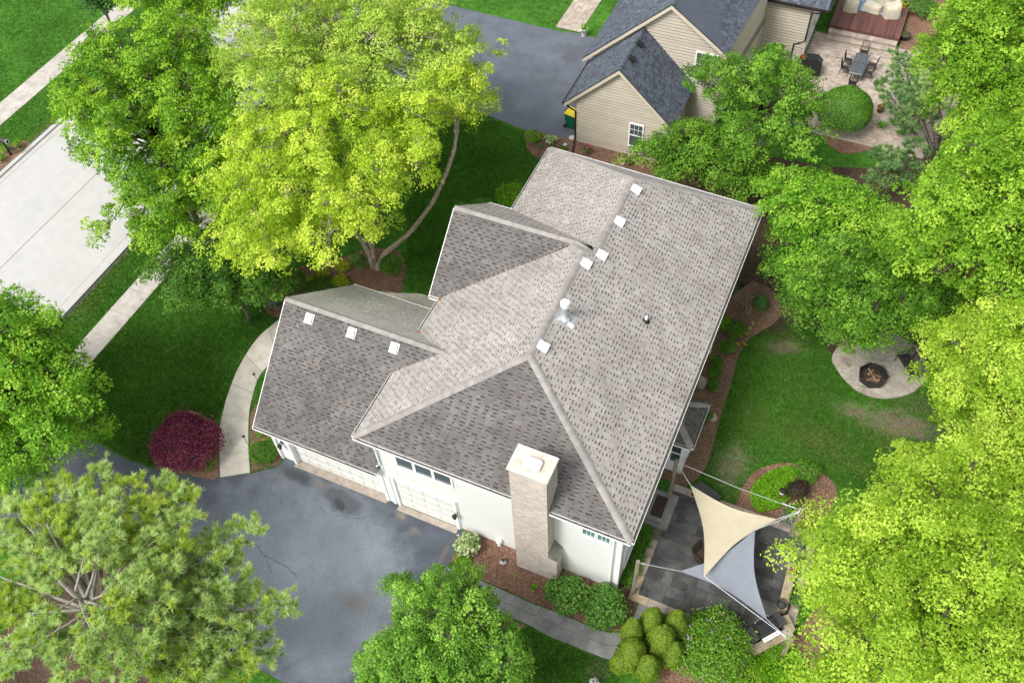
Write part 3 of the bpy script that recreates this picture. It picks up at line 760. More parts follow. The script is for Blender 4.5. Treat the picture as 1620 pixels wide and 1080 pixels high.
# chimney
CX0, CX1, CY0, CY1, CT = 6.673, 8.081, -.178, .574, 8.13
ch = MB()
ch.box((CX0 + .01, CY0 + .01, 0), (CX1 - .01, CY1 + .2, CT))
ch.box((CX1 - .01, CY0 + .013, 0), (CX1 + .34, CY1 - .12, 2.05))
chim = hpart(ch, 'chimney', M['mortar'])
bk = MB(); rr = random.Random(11)
def brick_face(a, b, z0, z1, axis, f, sgn):
    bh = .0675; r = 0; z = z0
    while z < z1 - .02:
        x = a - (.1 if r % 2 else 0)
        while x < b - .01:
            p, q = max(x, a), min(x + .193, b); d = f + sgn * (.006 + rr.uniform(-.002, .003))
            if q - p > .02:
                c = rr.random()
                lo, hi = (min(f, d), max(f, d))
                if axis == 'y': bk.box((p, lo, z), (q, hi, min(z1, z + .058)), 0, c)
                else: bk.box((lo, p, z), (hi, q, min(z1, z + .058)), 0, c)
            x += .203
        z += bh; r += 1
brick_face(CX0, CX1, 0, CT, 'y', CY0 + .01, -1)
brick_face(CX1, CX1 + .345, 0, 2.05, 'y', CY0 + .013, -1)
brick_face(CY0, CY1 + .2, 2.2, CT, 'x', CX1 - .01, 1)
brick_face(CY0, CY1 - .12, 0, 2.05, 'x', CX1 + .34, 1)
brick_face(CY0, CY1 + .2, 0, CT, 'x', CX0 + .01, -1)
brick_face(CX0, CX1, H, CT, 'y', CY1 + .2, 1)
tag(hpart(bk, 'brick', M['brick'], chim), kind='stuff')
sh = MB()
for a, b in (((CX1 - .005), CX1 + .37),):
    sh.grid([(a, CY0 - .02, 2.05), (b, CY0 - .02, 2.05), (b, CY1 - .1, 2.05), (a, CY1 - .1, 2.05), (a, CY0 - .02, 2.5), (a, CY1 - .1, 2.5)], [(0, 1, 4), (1, 2, 5, 4), (2, 3, 5)])
hpart(sh, 'shoulder', M['mossy_stone'], chim)
ct = MB(); ct.box((CX0 - .06, CY0 - .06, CT), (CX1 + .06, CY1 + .26, CT + .07), bev=.02)
hpart(ct, 'crown_slab', M['cap_stone'], chim)
fc = MB(); fc.box((7.07, -.02, CT + .11), (7.72, .48, CT + .25), bev=.08); fc.box((7.13, .04, CT + .09), (7.66, .42, CT + .2))
hpart(fc, 'flue_cover', M['cap_stone'] if 0 else M['vent'], chim)

# garage front: pilasters and header round two sectional doors
tr = MB()
X = [at_y(*p, .45).x for p in ((457, 716), (470, 733), (627, 795), (647, 804), (726, 834), (733, 841))]
print('door x', [round(x, 2) for x in X])
D1, D2 = (-4.28, .22), (.98, 3.62)
tr.box((-5.17, .45, 0), (D1[0], .643, 2.74)); tr.box((D1[1], .45, 0), (.417, .643, 2.74)); tr.box((.417, .41, 0), (D2[0], .447, 2.45)); tr.box((D2[1], .41, 0), (3.86, .447, 2.45))
tr.box((D1[0], .45, 2.2), (D1[1], .643, 2.74)); tr.box((D2[0] , .41, 2.2), (D2[1], .447, 2.45))
for x in (-5.15, -4.42, .28, .62, .84, 3.68): tr.box((x, .36, 0), (x + .13, .452, 2.5))
hpart(tr, 'door_surround', M['white'])
for (x0, x1), nc, y in ((D1, 8, .60), (D2, 4, .443)):
    db = MB(); db.box((x0, y, 0.01), (x1, y + .04, 2.2))
    o = hpart(db, 'garage_door', M['door'])
    pw_ = (x1 - x0) / nc; ph = 2.19 / 4
    pm = MB().box((-pw_ / 2 + .06, -.018, -ph / 2 + .07), (pw_ / 2 - .06, .0, ph / 2 - .07)).mesh('panel', M['door'])
    for i in range(nc):
        for j in range(4): link('panel', pm, o, Matrix.Translation((x0 + (i + .5) * pw_, y, .01 + (j + .5) * ph)))
    sm = MB()
    for j in (1, 2, 3): sm.box((x0, y - .006, j * ph + .001), (x1, y - .001, j * ph + .019))
    hpart(sm, 'section_joint', M['gutter_in'] if 0 else M['door'], o)
ap = MB(); ap.box((D1[0] - .1, .22, 0), (D1[1] + .1, .60, .03)); ap.box((D2[0] - .1, .12, 0), (D2[1] + .1, .41, .03))
o = hpart(ap, 'door_sill', M['tanstone'])

def window(parent, u0, u1, z0, z1, wall, axis, sgn, cols, rows, glass, low=None, T=HT):
    'frame with panes; axis is the wall normal, sgn its direction'
    def bx(mb, a0, a1, b0, b1, d0, d1, m=0):
        lo, hi = sorted((wall + sgn * d0, wall + sgn * d1))
        if axis == 'y': mb.box((a0, lo, b0), (a1, hi, b1), m)
        else: mb.box((lo, a0, b0), (hi, a1, b1), m)
    f = MB(); k = .07
    bx(f, u0 - k, u0, z0 - k, z1 + k, -.01, .05); bx(f, u1, u1 + k, z0 - k, z1 + k, -.01, .05)
    bx(f, u0, u1, z1, z1 + k, -.01, .05); bx(f, u0 - .03, u1 + .03, z0 - k, z0, -.01, .08)
    mid = (z0 + z1) / 2
    if low: bx(f, u0, u1, mid - .03, mid + .03, .0, .035)
    o = f.build('window', M['white'], parent)
    if T is not None: o.matrix_local = T
    g = MB()
    if low:
        bx(g, u0, u1, mid + .03, z1, .004, .012); g.build('pane', glass, o); g = MB(); bx(g, u0, u1, z0, mid - .03, .002, .009); g.build('pane', low, o); a, b = mid + .03, z1
    else: bx(g, u0, u1, z0, z1, .004, .012); g.build('pane', glass, o); a, b = z0, z1
    q = MB()
    for i in range(1, cols): x = u0 + (u1 - u0) * i / cols; bx(q, x - .009, x + .009, a, b, .010, .020)
    for j in range(1, rows): z = a + (b - a) * j / rows; bx(q, u0, u1, z - .009, z + .009, .010, .022)
    if cols * rows > 1: q.build('muntin', M['white'], o)
    return o
p0, p1 = at_y(628, 735, .45), at_y(717.4, 769, .45)
print('win', p0, p1)
zs = (p0.z + p1.z) / 2
tw = (p1.x - p0.x)
for i in range(3):
    a = p0.x + .07 + i * tw / 3; window(house, a, a + tw / 3 - .13, zs, H - .35, .45, 'y', -1, 3, 2, M['blind'], M['glass'])
p0, p1 = at_y(921, 842, .45), at_y(966, 857.5, .45)
for i in range(2):
    a = p0.x + .03 + i * (p1.x - p0.x) * .53; window(house, a, a + (p1.x - p0.x) * .42, (p0.z + p1.z) / 2 - .1, (p0.z + p1.z) / 2 + .85, .45, 'y', -1, 3, 2, M['glass_green'])
for y in (1.1, 2.5): window(house, y, y + 1.0, .9, 2.5, 10.75, 'x', 1, 2, 2, M['glass_green'], M['glass_green']); 
for y in (1.0, 3.2, 8.5, 12.5): window(house, y, y + 1.1, 3.7, 5.1, 10.75, 'x', 1, 3, 2, M['glass'], M['glass'])
cb = MB(); cb.box((10.60, .43, 0), (10.775, .449, H - .17)); cb.box((10.752, .449, 0), (10.775, .62, H - .17)); hpart(cb, 'corner_board', M['white'])
cb = MB(); cb.box((.40, .425, 2.5), (.56, .449, H - .17)); hpart(cb, 'corner_board', M['white'])
ds = MB()
ds.tube([(10.45, -.03, H - .12), (10.45, .12, H - .3), (10.45, .36, H - .55), (10.45, .37, H - .8), (10.45, .37, .35), (10.44, .25, .12), (10.2, -.1, .08)], .045, 8)
hpart(ds, 'downspout', M['white'])
ds = MB(); ds.tube([(.12, -.03, H - .12), (.3, .2, H - .35), (.5, .36, H - .6), (.5, .37, 3.3), (.35, .33, 3.1)], .045, 8)
hpart(ds, 'downspout', M['white'])
ds = MB(); ds.tube([(W_ + .06, 13.1, H - .1), (W_ - .1, 13.1, H - .4), (10.82, 13.1, H - .7), (10.82, 13.1, .1)], .045, 8)
hpart(ds, 'downspout', M['white'])
# back bay with its own small hip roof
EZ = 2.75
q0, q1 = at(1093.5, 708, EZ), at(1119.4, 640, EZ)
print('bay', q0, q1)
bx_ = (q0.x + q1.x) / 2; by0, by1 = q0.y, q1.y
bay = MB(); bay.prism([(10.74, by0 + .22), (bx_ - .22, by0 + .22), (bx_ - .22, by1 - .22), (10.74, by1 - .22)], 0, EZ - .1)
hpart(bay, 'bay_wall', M['white'])
rz = EZ + .75
bp_ = [Plane(p) for p in ([(10.72, by0, EZ), (bx_, by0, EZ), (10.72, by0 + .85, rz)], [(bx_, by0, EZ), (bx_, by1, EZ), (10.72, by1 - .85, rz), (10.72, by0 + .85, rz)], [(10.72, by1, EZ), (bx_, by1, EZ), (10.72, by1 - .85, rz)])]
mb = MB()
for p in bp_: mb.face([q - p.n * .006 for q in p.poly])
br = hpart(mb, 'bay_roof', M['shingle'])
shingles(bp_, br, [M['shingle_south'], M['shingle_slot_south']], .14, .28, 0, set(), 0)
cp = MB(); caps(cp, (bx_, by0, EZ), (10.72, by0 + .85, rz), bp_[0].n, bp_[1].n); caps(cp, (bx_, by1, EZ), (10.72, by1 - .85, rz), bp_[1].n, bp_[2].n)
tag(hpart(cp, 'ridge_cap', M['cap'], br), kind='stuff')
gutter((10.8, by0, EZ), (bx_, by0, EZ), (0, -1, 0)); gutter((bx_, by0, EZ), (bx_, by1, EZ), (1, 0, 0))
window(house, 10.95, bx_ - .4, .9, 2.3, by0 + .22, 'y', -1, 1, 1, M['glass'], M['glass'])
window(house, by0 + .7, by1 - .7, .9, 2.3, bx_ - .22, 'x', 1, 3, 1, M['glass'])

# roof vents, flues
vm = MB(); vm.box((-.2, -.22, 0), (.2, .22, .028)); vm.grid([(-.15, -.17, .028), (.15, -.17, .028), (.15, .16, .028), (-.15, .16, .028), (-.165, -.2, .13), (.165, -.2, .13), (.14, .13, .12), (-.14, .13, .12)], [(0, 1, 5, 4), (1, 2, 6, 5), (2, 3, 7, 6), (3, 0, 4, 7), (4, 5, 6, 7)])
vme = vm.mesh('roof_vent', M['vent'])
for (px, py, ip) in ((488.5, 504, 8), (555.5, 526.5, 8), (623, 550.5, 8), (1007, 299, 1), (981, 349.5, 1), (953, 402.5, 1), (928, 416, 1), (860, 547, 1)):
    pl = planes[ip]; h = pl.hit(px, py, .08); d = h - pl.o
    mw = pl.mat(d.dot(pl.u), d.dot(pl.v), .022)
    o = link('roof_vent', vme, house); o.matrix_local = HT @ mw
pl = planes[1]
h = pl.hit(894, 503)
fp = MB()
fp.tube([h + Vector((0, 0, -.1)), h + Vector((0, 0, .85))], .105, 14); fp.lathe([(.24, -.06), (.22, .03), (.14, .12), (.12, .2)], 14, base=h)
fp.lathe([(.13, .72), (.175, .74), (.175, .95), (.06, 1.02)], 14, base=h, m=1)
d = h - pl.o
fp.T = pl.mat(d.dot(pl.u), d.dot(pl.v), .02); fp.box((-.28, -.42, 0), (.28, .3, .012)); fp.box((-.26, -.44, .012), (-.1, -.2, .06), 1)
hpart(fp, 'flue_pipe', [M['galv'], M['vent']])
h = pl.hit(1022, 508); fp = MB(); fp.tube([h + Vector((0, 0, -.1)), h + Vector((0, 0, .28))], .055, 10); fp.lathe([(.16, -.02), (.12, .05), (.07, .12)], 12, base=h, m=1)
hpart(fp, 'vent_pipe', [M['vent'], M['black']])
# wall lanterns
def lantern(loc):
    mb = MB(); x, y, z = loc
    mb.box((x - .06, y - .03, z - .1), (x + .06, y, z + .1)); mb.tube([(x, y - .02, z + .02), (x, y - .12, z + .12), (x, y - .2, z + .1)], .014, 6)
    mb.lathe([(.03, .07), (.1, .02), (.115, 0), (.085, -.02), (.07, -.2), (.03, -.24), (.012, -.28)], 8, base=(x, y - .2, z))
    hpart(mb, 'wall_lantern', M['black'])
h = at_y(447, 708, .36); lantern((h.x, .45, max(1.5, min(2.0, h.z))))
h = at_y(727, 816, .3); print('lant', h); lantern((3.76, .41, max(1.5, min(2.0, h.z))))

# ------------------------------------------------------------------ plants
LM = {
 'maple': leafmat('maple_leaf', (0.08, 0.21, 0.01), (0.19, 0.39, 0.02), (0.38, 0.58, 0.045)),
 'dark': leafmat('dark_leaf', (0.04, 0.115, 0.012), (0.09, 0.22, 0.022), (0.17, 0.34, 0.04)),
 'birch': leafmat('birch_leaf', (0.25, 0.39, 0.02), (0.45, 0.62, 0.045), (0.66, 0.76, 0.11), .42),
 'birch_pale': leafmat('birch_leaf_pale', (0.24, 0.38, 0.045), (0.43, 0.6, 0.085), (0.62, 0.74, 0.16), .42),
 'locust': leafmat('locust_leaf', (0.19, 0.335, 0.016), (0.37, 0.56, 0.045), (0.6, 0.74, 0.11), .45),
 'ash': leafmat('ash_leaf', (0.08, 0.235, 0.012), (0.19, 0.42, 0.026), (0.38, 0.6, 0.06)),
 'green': leafmat('fresh_green_leaf', (0.062, 0.17, 0.012), (0.14, 0.31, 0.025), (0.29, 0.51, 0.06), .4),
 'lime': leafmat('lime_leaf', (0.115, 0.26, 0.012), (0.235, 0.44, 0.026), (0.43, 0.64, 0.07), .42),
 'elm': leafmat('elm_leaf', (0.075, 0.19, 0.018), (0.175, 0.37, 0.038), (0.34, 0.57, 0.085)),
 'pine': leafmat('pine_needle', (0.33, 0.46, 0.15), (0.56, 0.71, 0.28), (0.72, 0.81, 0.43), .5),
 'pine_gold': leafmat('old_pine_needle', (0.33, 0.46, 0.07), (0.54, 0.66, 0.13), (0.7, 0.77, 0.23), .5),
 'pine_blue': leafmat('blue_pine_needle', (0.11, 0.22, 0.075), (0.2, 0.35, 0.13), (0.31, 0.48, 0.19), .3),
 'purple': leafmat('purple_leaf', (0.068, 0.012, 0.03), (0.165, 0.028, 0.07), (0.34, 0.052, 0.11), .25),
 'bronze': leafmat('bronze_leaf', (0.024, 0.016, 0.010), (0.052, 0.036, 0.022), (0.10, 0.075, 0.046), .2),
 'shrub': leafmat('shrub_leaf', (0.042, 0.145, 0.012), (0.095, 0.26, 0.02), (0.19, 0.4, 0.04)),
 'shrub_dark': leafmat('dark_shrub_leaf', (0.045, 0.145, 0.022), (0.1, 0.25, 0.036), (0.2, 0.39, 0.07)),
 'bright': leafmat('bright_green_leaf', (0.102, 0.258, 0.0072), (0.180, 0.408, 0.0120), (0.288, 0.540, 0.0264), .4),
 'gold': leafmat('golden_leaf', (0.264, 0.348, 0.0120), (0.444, 0.528, 0.0216), (0.624, 0.660, 0.0360), .4),
 'cedar': leafmat('golden_cedar_spray', (0.045, 0.105, 0.008), (0.115, 0.20, 0.012), (0.24, 0.33, 0.022), .3),
 'conifer': leafmat('conifer_spray', (0.029, 0.098, 0.0182), (0.058, 0.163, 0.0286), (0.104, 0.247, 0.0442), .2),
 'silver': leafmat('silver_leaf', (0.16, 0.21, 0.15), (0.26, 0.32, 0.24), (0.38, 0.43, 0.34), .3),
 'hosta': leafmat('hosta_leaf', (0.132, 0.242, 0.0550), (0.374, 0.462, 0.2090), (0.720, 0.750, 0.5170), .3),
 'pink': leafmat('pink_petal', (0.50, 0.06, 0.16), (0.68, 0.13, 0.28), (0.80, 0.30, 0.45), .4),
 'lilac': leafmat('pale_pink_petal', (0.42, 0.30, 0.36), (0.55, 0.42, 0.47), (0.66, 0.55, 0.58), .4),
 'red': leafmat('red_petal', (0.40, 0.03, 0.04), (0.55, 0.06, 0.07), (0.65, 0.14, 0.13), .4),
 'blue': leafmat('blue_petal', (0.10, 0.14, 0.36), (0.17, 0.23, 0.48), (0.30, 0.36, 0.60), .4),
 'whitefl': leafmat('white_petal', (0.55, 0.57, 0.5), (0.66, 0.68, 0.62), (0.78, 0.79, 0.75), .4),
}
M['bark'] = pmat('grey_bark', [(0.055, 0.045, 0.036), (0.11, 0.092, 0.075), (0.18, 0.155, 0.13)], 9, 7, 0.95, 1.0, 22, spec=.1, stretch=(1, 1, .25))
M['birch_bark'] = pmat('peeling_birch_bark', [(0.15, 0.11, 0.08), (0.33, 0.265, 0.21), (0.55, 0.48, 0.41)], 10, 7, 0.95, 1.0, 20, spec=.1, stretch=(1, 1, .6))
M['pine_bark'] = pmat('silver_pine_limb', [(0.20, 0.18, 0.155), (0.31, 0.285, 0.25), (0.40, 0.375, 0.335)], 7, 6, 0.9, .6, 20, spec=.1)
M['stem'] = pmat('brown_stem', [(0.05, 0.035, 0.022), (0.10, 0.07, 0.045)], 9, 4, 0.95)

RG = np.random.default_rng(21)
def norm(a): return a / np.maximum(1e-6, np.linalg.norm(a, axis=-1, keepdims=True))
def frames(N):
    ref = np.where(np.abs(N[:, 2:3]) < .9, np.array([[0, 0, 1.]]), np.array([[1., 0, 0]]))
    t = norm(np.cross(ref, N)); return t, np.cross(N, t)
def leaf_mesh(name, C, N, S, v, mat, wid=.72, fold=.16, shape=4):
    'one little folded blade per point'
    n = len(C); t, b = frames(N); a = RG.uniform(0, 2 * np.pi, n)[:, None]
    d = t * np.cos(a) + b * np.sin(a); e = np.cross(N, d)
    S = S[:, None]
    if shape == 4:
        V = np.stack([C - d * S * .5, C + e * S * wid * .5 + N * S * fold, C + d * S * .5, C - e * S * wid * .5 + N * S * fold], 1).reshape(-1, 3)
        F = np.arange(4 * n).reshape(n, 4)
    else:
        V = np.stack([C - d * S * .5 + e * S * wid * .5, C - d * S * .5 - e * S * wid * .5, C + d * S * .5], 1).reshape(-1, 3)
        F = np.arange(3 * n).reshape(n, 3)
    return np_mesh(name, V, F, mat, np.clip(v, 0, 1))
def sphere_dirs(n):
    return norm(RG.normal(size=(n, 3)))
def spray_leaves(P, N, R, nl, size, flatness=.15, rough=.40, vs=.26, vl=.15, droop=.35, vbias=None):
    'leafy sprays: P centres, N facing, R radii, nl leaves on each'
    m = len(P); t, b = frames(N)
    k = np.repeat(np.arange(m), nl); n = len(k)
    r = np.sqrt(RG.uniform(0, 1, n)) * R[k]; a = RG.uniform(0, 2 * np.pi, n)
    h = RG.normal(0, 1, n) * R[k] * flatness
    C = P[k] + t[k] * (r * np.cos(a))[:, None] + b[k] * (r * np.sin(a))[:, None] + N[k] * h[:, None]
    C[:, 2] -= droop * (r / R[k]) ** 2 * R[k] * .6
    rad = (t[k] * np.cos(a)[:, None] + b[k] * np.sin(a)[:, None]) * (r / R[k])[:, None]
    LN = norm(N[k] * .8 + rad * .6 + RG.normal(size=(n, 3)) * rough)
    LN[LN[:, 2] < -.2] *= -1
    v = .5 + (RG.normal(0, vs, m) + (0 if vbias is None else vbias))[k] + RG.normal(0, vl, n)
    S = size * RG.uniform(.65, 1.3, n)
    return C, LN, S, v
def in_poly_np(p, poly):
    x, y = p[:, 0], p[:, 1]; c = np.zeros(len(p), bool); n = len(poly)
    for i in range(n):
        (ax, ay), (bx, by) = poly[i], poly[i - 1]
        if ay == by: continue
        q = ((ay > y) != (by > y)) & (x < (bx - ax) * (y - ay) / (by - ay) + ax); c ^= q
    return c
def limb(mb, p, q, r0, r1, sag=0.0, n=5, sides=6, wob=.08):
    p = Vector(p); q = Vector(q); L = (q - p).length; pts = []; rad = []
    for i in range(n + 1):
        t = i / n; x = p.lerp(q, t); x.z += sag * math.sin(math.pi * t) * L
        if 0 < i < n: x += Vector(RG.normal(0, wob * .5, 3)) * L * .3
        pts.append(x); rad.append(r0 + (r1 - r0) * t)
    mb.tube(pts, rad, sides)
    return pts
def tree(name, label, outline, zc, rz, mat, bark=None, cat='tree', base=None, lobe_r=1.2, n_lobes=70, dens=1.25, nl=34, leaf=.125,
         spray=(.35, .62), rtrunk=.16, fill=.6, group=None, gaps=0.0, trunk=True, up=.75, twigs=True, mats2=None, stems=None, holes=None):
    'crown of lobes, each of many leaf sprays, inside the outline seen in the survey; trunk and limbs carry the lobes'
    oc = np.array(outline, float); cx, cy = (oc.min(0) + oc.max(0)) / 2
    # area centroid
    A_ = 0; sx = sy = 0
    for i in range(len(oc)):
        a, b = oc[i - 1], oc[i]; k = a[0] * b[1] - b[0] * a[1]; A_ += k; sx += (a[0] + b[0]) * k; sy += (a[1] + b[1]) * k
    cx, cy = sx / (3 * A_), sy / (3 * A_)
    c = at(cx, cy, zc); s = ppm(c)
    if base is None: base = (c.x, c.y)
    elif len(base) == 2 and base[0] > 60: base = at(*base).to_2d()
    root = empty(name, label, cat, (base[0], base[1], 0), 0, group)
    T = Matrix.Translation(Vector((-base[0], -base[1], 0)))
    ext = np.abs(oc - [cx, cy]).max(0) / s
    lob = []; tries = 0; cc = np.array(c); n_lobes = int(n_lobes * 1.25)
    rxy = float(max(ext)) * 1.06
    sh = oc.mean(0) + (oc - oc.mean(0)) * .98
    while len(lob) < n_lobes and tries < 14000:
        tries += 1
        d = sphere_dirs(1)[0]
        if d[2] < -.45: continue
        f = RG.uniform(.80, 1.02) if RG.random() > fill * .5 else RG.uniform(.35, .8)
        p = cc + d * f * np.array([rxy, rxy, rz]) + [0, 0, RG.normal(0, .12 * rz)]
        if p[2] < 1.0: continue
        r = lobe_r * RG.uniform(.55, 1.1)
        pp = proj(p[None])[0]; rp = r * s * RG.uniform(.62, .98)
        ring = np.array([[pp[0] + rp * math.cos(q), pp[1] + rp * math.sin(q)] for q in np.linspace(0, 2 * np.pi, 8, endpoint=False)] + [list(pp)])
        if in_poly_np(ring, sh).sum() < 8: continue
        if holes and any((pp[0] - hx) ** 2 + (pp[1] - hy) ** 2 < (hr + rp) ** 2 for hx, hy, hr in holes): continue
        if any(np.linalg.norm((p - q[:3])) < .66 * (r + q[3]) * .8 for q in lob): continue
        lob.append((*p, r))
    lob = np.array(lob)
    wood = MB(); fork = Vector((base[0], base[1], max(1.2, (zc - rz) * .9)))
    if trunk:
        tp = [Vector((base[0], base[1], -.05)), Vector((base[0], base[1], .25)), fork, Vector((c.x, c.y, zc + rz * .45))]
        tk = MB(); tk.tube([tp[0], tp[1], tp[1].lerp(fork, .5) + Vector((.04, .03, 0)), fork, fork.lerp(tp[3], .5), tp[3]], [rtrunk * 1.5, rtrunk * 1.1, rtrunk, rtrunk * .85, rtrunk * .55, rtrunk * .2], 10)
        tk.build('trunk', M[bark or 'bark'], root, True, T)
    P, N, R, VB = [], [], [], []
    spray = (spray[0] * .8, spray[1] * .88)
    for x, y, z, r in lob:
        m = max(5, int(4 * math.pi * r * r * dens))
        d = sphere_dirs(m); d[:, 2] = np.where(d[:, 2] < -.35, -d[:, 2], d[:, 2])
        keep = RG.random(m) > gaps
        d = d[keep]; m = len(d)
        q = np.array([x, y, z]) + d * (r * RG.uniform(.55, 1.1, m))[:, None] * np.array([1, 1, .72])
        ov = np.array([x - c.x, y - c.y, 0]); ol = np.linalg.norm(ov)
        if ol > .3: q += ov / ol * ((d @ (ov / ol)) * r * .38)[:, None] - np.array([0, 0, 1]) * (np.maximum(0, d @ (ov / ol)) * r * .22)[:, None]
        for e in range(int(RG.integers(1, 3))):
            i = RG.integers(0, m); tip = q[i] + norm(d[i] + np.array([0, 0, .35])) * RG.uniform(.25, .6) * r
            q = np.concatenate([q, tip[None]]); d = np.concatenate([d, d[i:i + 1]]); m += 1
        P.append(q); N.append(norm(d * .55 + np.array([0, 0, up]) + RG.normal(0, .22, (m, 3)))); R.append(RG.uniform(*spray, m))
        VB.append(np.full(m, RG.normal(0, .12)))
        if trunk:
            l = Vector((x, y, z)); t_ = min(.9, max(.05, (z - fork.z) / max(.5, (zc + rz * .45 - fork.z)) * .55))
            st = fork.lerp(Vector((c.x, c.y, zc + rz * .45)), t_)
            if (l - st).length > .5:
                limb(wood, st, l, rtrunk * .32, .018, .05)
        if twigs:
            for i in range(min(7, m)):
                limb(wood, (x, y, z - r * .2), q[i], .018, .006, .02, 3, 4)
    P = np.concatenate(P); N = np.concatenate(N); R = np.concatenate(R); VB = np.concatenate(VB)
    C, LN, S, v = spray_leaves(P, N, R, nl, leaf, vbias=VB)
    if len(wood.f): wood.build('limb', M[bark or 'bark'], root, True, T)
    if stems: stems(root, T)
    me = leaf_mesh('crown', C - np.array([base[0], base[1], 0]), LN, S * 1.16, v, LM[mat], .85, shape=3); link('crown', me, root)
    return root

def shrub(name, label, px, py, rpx, h, mat, cat='shrub', leaf=.075, dens=430, ry=None, group=None, lump=.26, clip=False, nlump=14, flowers=None, z0=.03, rad=None, stem=True, up=.35, fl_n=40, fl_s=.06, cone=0.0):
    'a leafy dome on the ground; px, py is the middle of what shows'
    c = at(px, py, h * .5); r = rad or rpx / ppm(c)
    ryy = r if ry is None else ry / ppm(c)
    root = empty(name, label, cat, (c.x, c.y, z0), 0, group)
    area = 2 * math.pi * r * max(r, h * .7)
    n = int(area * dens)
    d = sphere_dirs(n); d[:, 2] = np.where(d[:, 2] < -.25, -d[:, 2], d[:, 2])
    lum = sphere_dirs(nlump); la = RG.uniform(.3, 1, nlump)
    bump = (np.maximum(0, (d @ lum.T) - .72) / .28 * la).max(1) if lump else 0
    f = (1 - lump + lump * 1.6 * bump) * (RG.uniform(.93, 1.03, n) if clip else RG.uniform(.7, 1.06, n) ** .7)
    hz = h * .55
    C = d * f[:, None] * np.array([r, ryy, hz]) + np.array([0, 0, h * .45])
    if cone:
        hz_ = np.clip(C[:, 2:3] / h, 0, 1); C[:, :2] *= (1.12 - cone * hz_ ** 1.3) if cone < 2 else 1
    if not clip:
        st = RG.random(n) < .07; C[st] *= RG.uniform(1.06, 1.24, (st.sum(), 1))
    C[:, 2] = np.maximum(C[:, 2], .03)
    N = norm(d * (.9 if clip else .6) + np.array([0, 0, up]) + RG.normal(0, .3 if clip else .5, (n, 3)))
    v = .5 + RG.normal(0, .24, n) + .25 * (bump - .4 if lump else 0)
    link('foliage', leaf_mesh('foliage', C, N, leaf * RG.uniform(.7, 1.3, n), v, LM[mat]), root)
    core = MB()
    if stem:
        for i in range(9):
            a = RG.uniform(0, 6.28); q = RG.uniform(.3, .8)
            limb(core, (RG.normal(0, .04), RG.normal(0, .04), 0), (math.cos(a) * r * q, math.sin(a) * ryy * q, h * RG.uniform(.45, .75)), .018, .006, .08, 4, 5)
        core.build('stem', M['stem'], root)
    if flowers:
        m = fl_n; e = sphere_dirs(m); e[:, 2] = np.abs(e[:, 2]) * .9 + .1; k = np.repeat(np.arange(m), 8)
        FC = (e * np.array([r, ryy, hz]) + np.array([0, 0, h * .45]))[k] + RG.normal(0, fl_s * .7, (m * 8, 3))
        tag(link('flower', leaf_mesh('flower', FC, norm(e[k] + RG.normal(0, .5, (m * 8, 3))), np.full(m * 8, fl_s), .5 + RG.normal(0, .25, m * 8), LM[flowers], .8), root), kind='stuff')
    return root
def rosette(name, label, px, py, rpx, h, mat, n=34, wid=.4, cat='plant', group=None, arch=.5, edge=None, root=None, off=(0, 0)):
    'broad or strap leaves arching out of one crown'
    c = at(px, py, h * .4); r = rpx / ppm(c)
    if root is None: root = empty(name, label, cat, (c.x, c.y, .03), 0, group)
    V = []; F = []; v = []
    for i in range(n):
        a = RG.uniform(0, 6.283); L = r * RG.uniform(.55, 1.08); el = RG.uniform(.25, 1.2)
        d = np.array([math.cos(a), math.sin(a), 0]); e = np.array([-d[1], d[0], 0]); w0 = L * wid * RG.uniform(.8, 1.15)
        k0 = len(V); k = 5; hh = h * (.45 + .6 * el / 1.2)
        tone = RG.normal(0, .2)
        for j in range(k + 1):
            t = j / k; x = L * t * (1 - .12 * t) ; z = hh * math.sin(min(1, t * 1.25) * 1.45) * (1 - arch * t * t * .75)
            ww = w0 * .5 * max(.04, math.sin(math.pi * min(1, .08 + t * .92)) ** .8)
            p = d * x + np.array([off[0], off[1], z])
            V += [p - e * ww + [0, 0, ww * .35], p - e * ww * .45, p + e * ww * .45, p + e * ww + [0, 0, ww * .35]]
        for j in range(k):
            for q in range(3):
                F.append([k0 + j * 4 + q, k0 + j * 4 + q + 1, k0 + j * 4 + q + 5, k0 + j * 4 + q + 4])
                v.append((.12 if q == 1 else .95) + tone * .3 if edge else .5 + tone)
    link('foliage', np_mesh('foliage', np.array(V), np.array(F), LM[mat], np.clip(np.array(v), 0, 1)), root)
    return root

